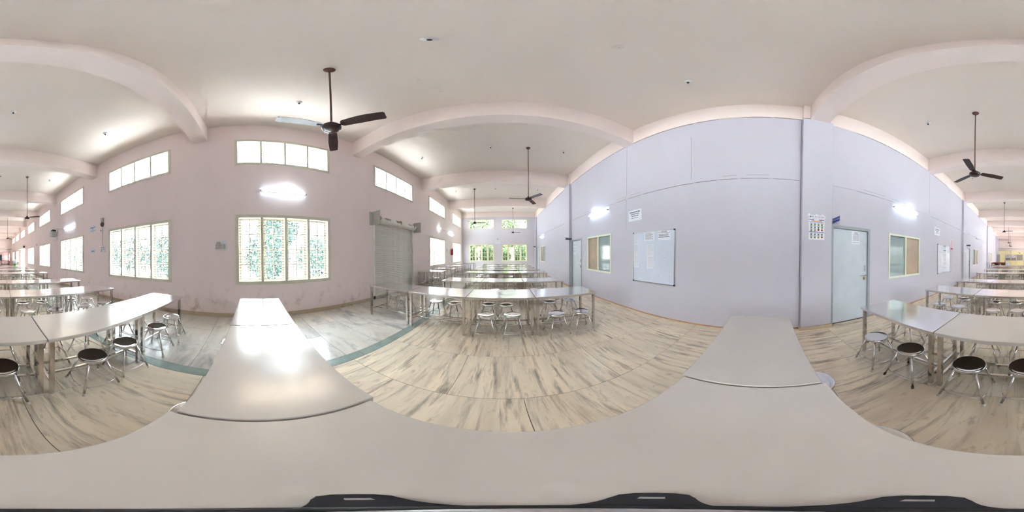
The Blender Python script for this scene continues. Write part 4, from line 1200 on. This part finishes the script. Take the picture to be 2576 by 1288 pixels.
for x in (-0.3, 0.25):
    for y in (-0.3, 0.3): MB().cyl((x, y, 0), (x, y, 0.93), 0.02, n=8).build('leg', M['steel_tube'], t)
bx('top_shelf', M['steel_top'], t, -0.32, 0.27, -0.32, 0.32, 0.93, 0.96)
bx('lower_shelf', M['steel_top'], t, -0.3, 0.25, -0.3, 0.3, 0.4, 0.42)
t = thing('plastic_chair', 'tipped blue-grey plastic chair in front of the partition', 'chair', (0.8, -19.8, 0), 0.4)
MB().cbox(-0.22, 0.22, -0.2, 0.2, 0.42, 0.46, 0.01).build('seat', M['blueplastic'], t)
bk_ = MB().cbox(-0.2, 0.2, -0.02, 0.02, 0.0, 0.42, 0.01).build('backrest', M['blueplastic'], t, (0, -0.2, 0.45)); bk_.rotation_euler = (0.25, 0, 0)
for sx in (-0.19, 0.19):
    for sy in (-0.17, 0.17): MB().cyl((sx, sy, 0.42), (sx * 1.15, sy * 1.2, 0), 0.02, 0.016, n=8).build('leg', M['blueplastic'], t)
# green tub with a clear bag on the last row
t = thing('plastic_tub', 'bright green plastic tub on the last table row', 'tub', (-2.13, -14.45, T_H), 0)
MB().lathe([(0.13, 0), (0.135, 0.01), (0.16, 0.15), (0.172, 0.155), (0.172, 0.165), (0.155, 0.165), (0.15, 0.155), (0.126, 0.012)], n=24).build('bowl', M['greentub'], t)
MB().tube([(-0.16, 0, 0.15), (-0.2, 0.0, 0.16), (-0.2, 0.06, 0.16), (-0.16, 0.06, 0.15)], 0.008, 6).build('handle', M['greentub'], t)
sbag = MB()
rn = random.Random(5)
prof_b = [(0.05, 0.0), (0.17, 0.03), (0.2, 0.14), (0.17, 0.27), (0.09, 0.36), (0.03, 0.4), (0.05, 0.45)]
sbag.lathe(prof_b, n=22)
sbag.v = [(x + rn.uniform(-0.012, 0.012), y + rn.uniform(-0.012, 0.012), z) for x, y, z in sbag.v]
t = thing('plastic_bag', 'knotted clear plastic bag bulging out of the green tub', 'bag', (-2.13, -14.45, T_H + 0.15), 0)
sbag.build('sack', M['bag'], t)
MB().lathe([(0.034, 0.385), (0.038, 0.4), (0.034, 0.415)], n=12).build('knot', M['bag'], t)
t = thing('fruit_tray', 'orange tray of food beside the green tub', 'tray', (-1.82, -14.4, T_H), 0)
MB().lathe([(0.08, 0), (0.11, 0.03), (0.115, 0.03), (0.1, 0.022)], n=18).build('dish', M['inkorange'], t)
MB().lathe([(0.09, 0.022), (0.07, 0.05), (0.02, 0.06)], n=14).build('food_heap', M['redwood'], t)

# back room seen through the far opening
br_ = holed_wall('wall_backroom', 'Y', -33.9, -34.05, XL, 0.0, 0, 3.2, [], M['pink'], 'pink back wall of the room beyond the far opening')
holed_wall('wall_backroom_left', 'X', XL, XL - 0.2, -34.05, YF - 0.2, 0, 3.2, [(-33.4, -32.9, 0.85, 2.3)], M['pink'], 'window side wall of the room beyond the far opening')
holed_wall('wall_backroom_right', 'X', 0.0, 0.15, -34.05, YF - 0.2, 0, 3.2, [], M['pink'], 'inner side wall of the room beyond the far opening')
o = bx('ceiling_backroom', M['ceil'], None, XL - 0.2, 0.15, -34.05, YF - 0.2, 3.2, 3.35); tag(o, 'ceiling of the room beyond the far opening', 'ceiling', None, 'structure')
o = bx('floor_backroom', M['marble'], None, XL, 0.15, -34.05, YF, -0.004, 0.0); tag(o, 'marble floor of the room beyond the far opening', 'floor', None, 'structure')
t = thing('bench', 'black-brown wooden bench in the room beyond the opening', 'bench', (-2.75, -33.0, 0), 0)
bx('bench_top', M['darkwood'], t, -0.95, 0.75, -0.25, 0.25, 0.76, 0.84)
bx('lower_shelf', M['darkwood'], t, -0.9, 0.7, -0.22, 0.22, 0.14, 0.22)
for x in (-0.93, -0.1, 0.67): bx('upright', M['darkwood'], t, x, x + 0.06, -0.22, 0.22, 0, 0.76)
t = put('curtain', None, None, (-2.06, -33.87, 0.86)); tag(t, 'dark teal curtain strip on the pink back room wall', 'curtain')
cm = MB()
for i in range(9):
    a = -0.14 + i * 0.035
    cm.cyl((a, 0.02 * (i % 2), 0), (a, 0.02 * (i % 2), 1.2), 0.02, n=6)
cm.build('cloth', M['teal'], t)
MB().cyl((-0.2, 0, 1.22), (0.2, 0, 1.22), 0.012, n=8).build('curtain_rail', M['chrome'], t)

# ------------------------------------------------------------------ outdoors
ground = bx('ground', M['ground'], None, -40, XL - 0.24, -45, 40, -0.5, -0.16)
tag(ground, 'pale concrete ground outside the window wall', 'ground', None, 'structure')
M['soil'] = plain('soil_and_grass', (92, 92, 70), rough=0.95, var=0.3, scale=1.5)
ground2 = bx('ground_front', M['soil'], None, XL - 0.2, 30, YE + 0.26, 40, -0.5, -0.16)
tag(ground2, 'dull grassy soil outside the end wall', 'ground', None, 'structure')
eave = bx('trim_1', M['eave'], None, XL - 1.1, XL - 0.2, YF - 1, YE + 1.1, 4.98, 5.12)
tag(eave, 'cream roof overhang seen through the high windows', 'eave', None, 'structure')
eave2 = bx('trim_2', M['eave'], None, XL - 0.2, XR + 0.5, YE + 0.24, YE + 1.1, 4.98, 5.12)
tag(eave2, 'cream roof overhang outside the end wall windows', 'eave', None, 'structure')
def leaf_ball(name, parent, c, rx, rz_, n, size, mat, seed):
    rn = random.Random(seed); mb = MB()
    for _ in range(n):
        while True:
            p = Vector((rn.uniform(-1, 1), rn.uniform(-1, 1), rn.uniform(-1, 1)))
            if 0.3 < p.length < 1: break
        p = Vector((c[0] + p.x * rx, c[1] + p.y * rx, c[2] + p.z * rz_))
        a = Vector((rn.gauss(0, 1), rn.gauss(0, 1), rn.gauss(0, 1))).normalized(); b = a.orthogonal().normalized()
        s = size * rn.uniform(0.6, 1.3)
        k = len(mb.v)
        mb.v += [tuple(p - a * s), tuple(p + b * s * 0.45), tuple(p + a * s), tuple(p - b * s * 0.45)]
        mb.face([k, k + 1, k + 2, k + 3])
    o = mb.build(name, mat, parent); o['kind'] = 'stuff'
    return o
def tree(x, y, h, r, label, seed, mat='leaf', n=4200, size=0.15):
    t = thing('tree', label, 'tree', (x, y, -0.16), 0, 'trees outside')
    MB().cyl((0, 0, 0), (0.1, 0, h * 0.6), 0.14, 0.08, n=8).build('trunk', M['trunk'], t)
    leaf_ball('crown', t, (0, 0, h * 0.68), r, h * 0.36, n, size, M[mat], seed)
def bush(x, y, r, h, label, seed, mat='leaf2', n=3600):
    t = thing('bush', label, 'bush', (x, y, -0.16), 0, 'bushes outside the windows')
    MB().cyl((0, 0, 0), (0, 0, h * 0.5), 0.06, 0.03, n=6).build('stem', M['trunk'], t)
    leaf_ball('foliage', t, (0, 0, h * 0.5), r, h * 0.5, n, 0.11, M[mat], seed)
for q, (x, y, h, r) in enumerate(((-3.6, 21.6, 8.0, 2.0), (0.55, 21.2, 7.6, 2.0), (4.7, 22.0, 8.6, 2.0), (9.2, 23.0, 8.6, 2.2))):
    tree(x, y, h, r, 'leafy green tree behind the end wall windows, %s from the window wall side' % ORD[q], 100 + q)
for q, (x, y, r, h) in enumerate(((-10.6, 4.9, 1.5, 3.0), (-11.2, 1.4, 1.6, 3.4), (-11.0, -2.0, 1.5, 2.4), (-11.0, -5.8, 1.8, 3.4), (-11.0, -9.7, 1.9, 3.4), (-11.0, -14.0, 2.0, 3.6), (-11, 9.3, 1.9, 3.4), (-11, 14.2, 2.1, 3.6), (-11, -18.6, 2.1, 3.8), (-11.5, -24.5, 2.2, 3.8))):
    bush(x, y, r, h, 'pale green bush outside the window wall, %s from the end wall side' % ORD[[2, 3, 4, 5, 6, 7, 1, 0, 8, 9][q]], 200 + q)
for q in range(7):  # hedge row added to darken the bright view through the end windows
    x = -5.6 + q * 1.9
    bush(x, 18.2 + 0.3 * (q % 2), 0.86, 3.1, 'added dark hedge bush dimming the end-wall view, %s from the window wall side' % ORD[q], 300 + q, mat='leaf', n=2600)
t = thing('roadside_tree', 'tall tree outside the window facing the camera', 'tree', (-15.8, 3.0, -0.16), 0)
MB().cyl((0, 0, 0), (0.1, 0, 3.5), 0.16, 0.1, n=8).build('trunk', M['trunk'], t)
leaf_ball('crown', t, (0, 0, 4.2), 2.2, 1.8, 1800, 0.2, M['leaf2'], 77)
t = thing('white_railing', 'low white railing outside the window facing the camera', 'railing', (-7.2, 2.2, -0.16), 0)
for i in range(16): MB().cyl((0, i * 0.16, 0), (0, i * 0.16, 0.95), 0.016, n=6).build('baluster', M['white'], t)
for z in (0.15, 0.95): bx('rail', M['white'], t, -0.02, 0.02, -0.05, 2.45, z, z + 0.04)
t = thing('verandah_post', 'pale post outside the window facing the camera', 'post', (-6.4, 2.35, -0.16), 0)
MB().cyl((0, 0, 0.2), (0, 0, 5.0), 0.09, n=14).build('shaft', M['outwall'], t)
bx('base', M['ground'], t, -0.16, 0.16, -0.16, 0.16, 0, 0.2)
t = thing('neighbour_building', 'pinkish low building beyond the end wall trees', 'building', (0.0, 29.0, -0.16), 0)
bx('wall', M['outwall'], t, -9, 10, 0, 4, 0, 3.4)
for x in (-7, -4, -1, 2, 5): 
    f_ = bx('window', M['greyglass'], t, x, x + 1.2, -0.04, 0.0, 1.0, 2.2)
    bx('window_frame', M['white'], f_, x - 0.06, x + 1.26, -0.05, -0.03, 2.2, 2.28)
bx('roof', M['redwood'], t, -9.4, 10.4, -0.6, 4.2, 3.4, 3.6)
t = thing('compound_wall', 'peach compound wall far outside the window wall', 'garden wall', (-19.0, 0, -0.16), 0)
bx('wall', M['outwall'], t, 0, 0.25, -45, 30, 0, 2.2)
bx('coping', M['ground'], t, -0.05, 0.3, -45, 30, 2.2, 2.3)
t = thing('porch_wall', 'sunlit pinkish wall just outside the open shutter doorway', 'garden wall', (-7.0, -26.5, -0.16), 0)
bx('wall', M['pink'], t, -1.5, 2.6, 0, 0.25, 0, 4.0)
bx('coping', M['ground'], t, -1.6, 2.7, -0.05, 0.3, 4.0, 4.1)
t = thing('air_cooler', 'grey box unit standing outside the open doorway', 'cooler', (-6.1, -22.6, -0.16), 0)
MB().cbox(-0.3, 0.3, -0.25, 0.25, 0.0, 1.0, 0.02).build('casing', M['cupboard'], t)
bx('grille', M['black'], t, -0.2, 0.2, 0.25, 0.262, 0.5, 0.9)

# daylight portals in the window openings help the sampler find the sky
def portal(c, sx, sz, rot):
    ld = bpy.data.lights.new('window_portal', 'AREA'); ld.shape = 'RECTANGLE'; ld.size = sx; ld.size_y = sz
    ld.cycles.is_portal = True
    o = bpy.data.objects.new('window_portal', ld); COL.objects.link(o); o.location = c; o.rotation_euler = rot
for k in LOW_K: portal((XL - 0.24, bay_y(k) + WW / 2, (ZLO0 + ZLO1) / 2), ZLO1 - ZLO0, WW, (0, -PI / 2, 0))
for k in UP_K: portal((XL - 0.24, bay_y(k) + WW / 2, (ZUP0 + ZUP1) / 2), ZUP1 - ZUP0, WW, (0, -PI / 2, 0))
portal((XL - 0.24, sum(SH5) / 2, 1.25), 2.5, SWd, (0, -PI / 2, 0))
for a, b in END_X:
    portal(((a + b) / 2, YE + 0.24, 1.6), b - a, 1.56, (-PI / 2, 0, 0)); portal(((a + b) / 2, YE + 0.24, 4.2), b - a, 0.85, (-PI / 2, 0, 0))
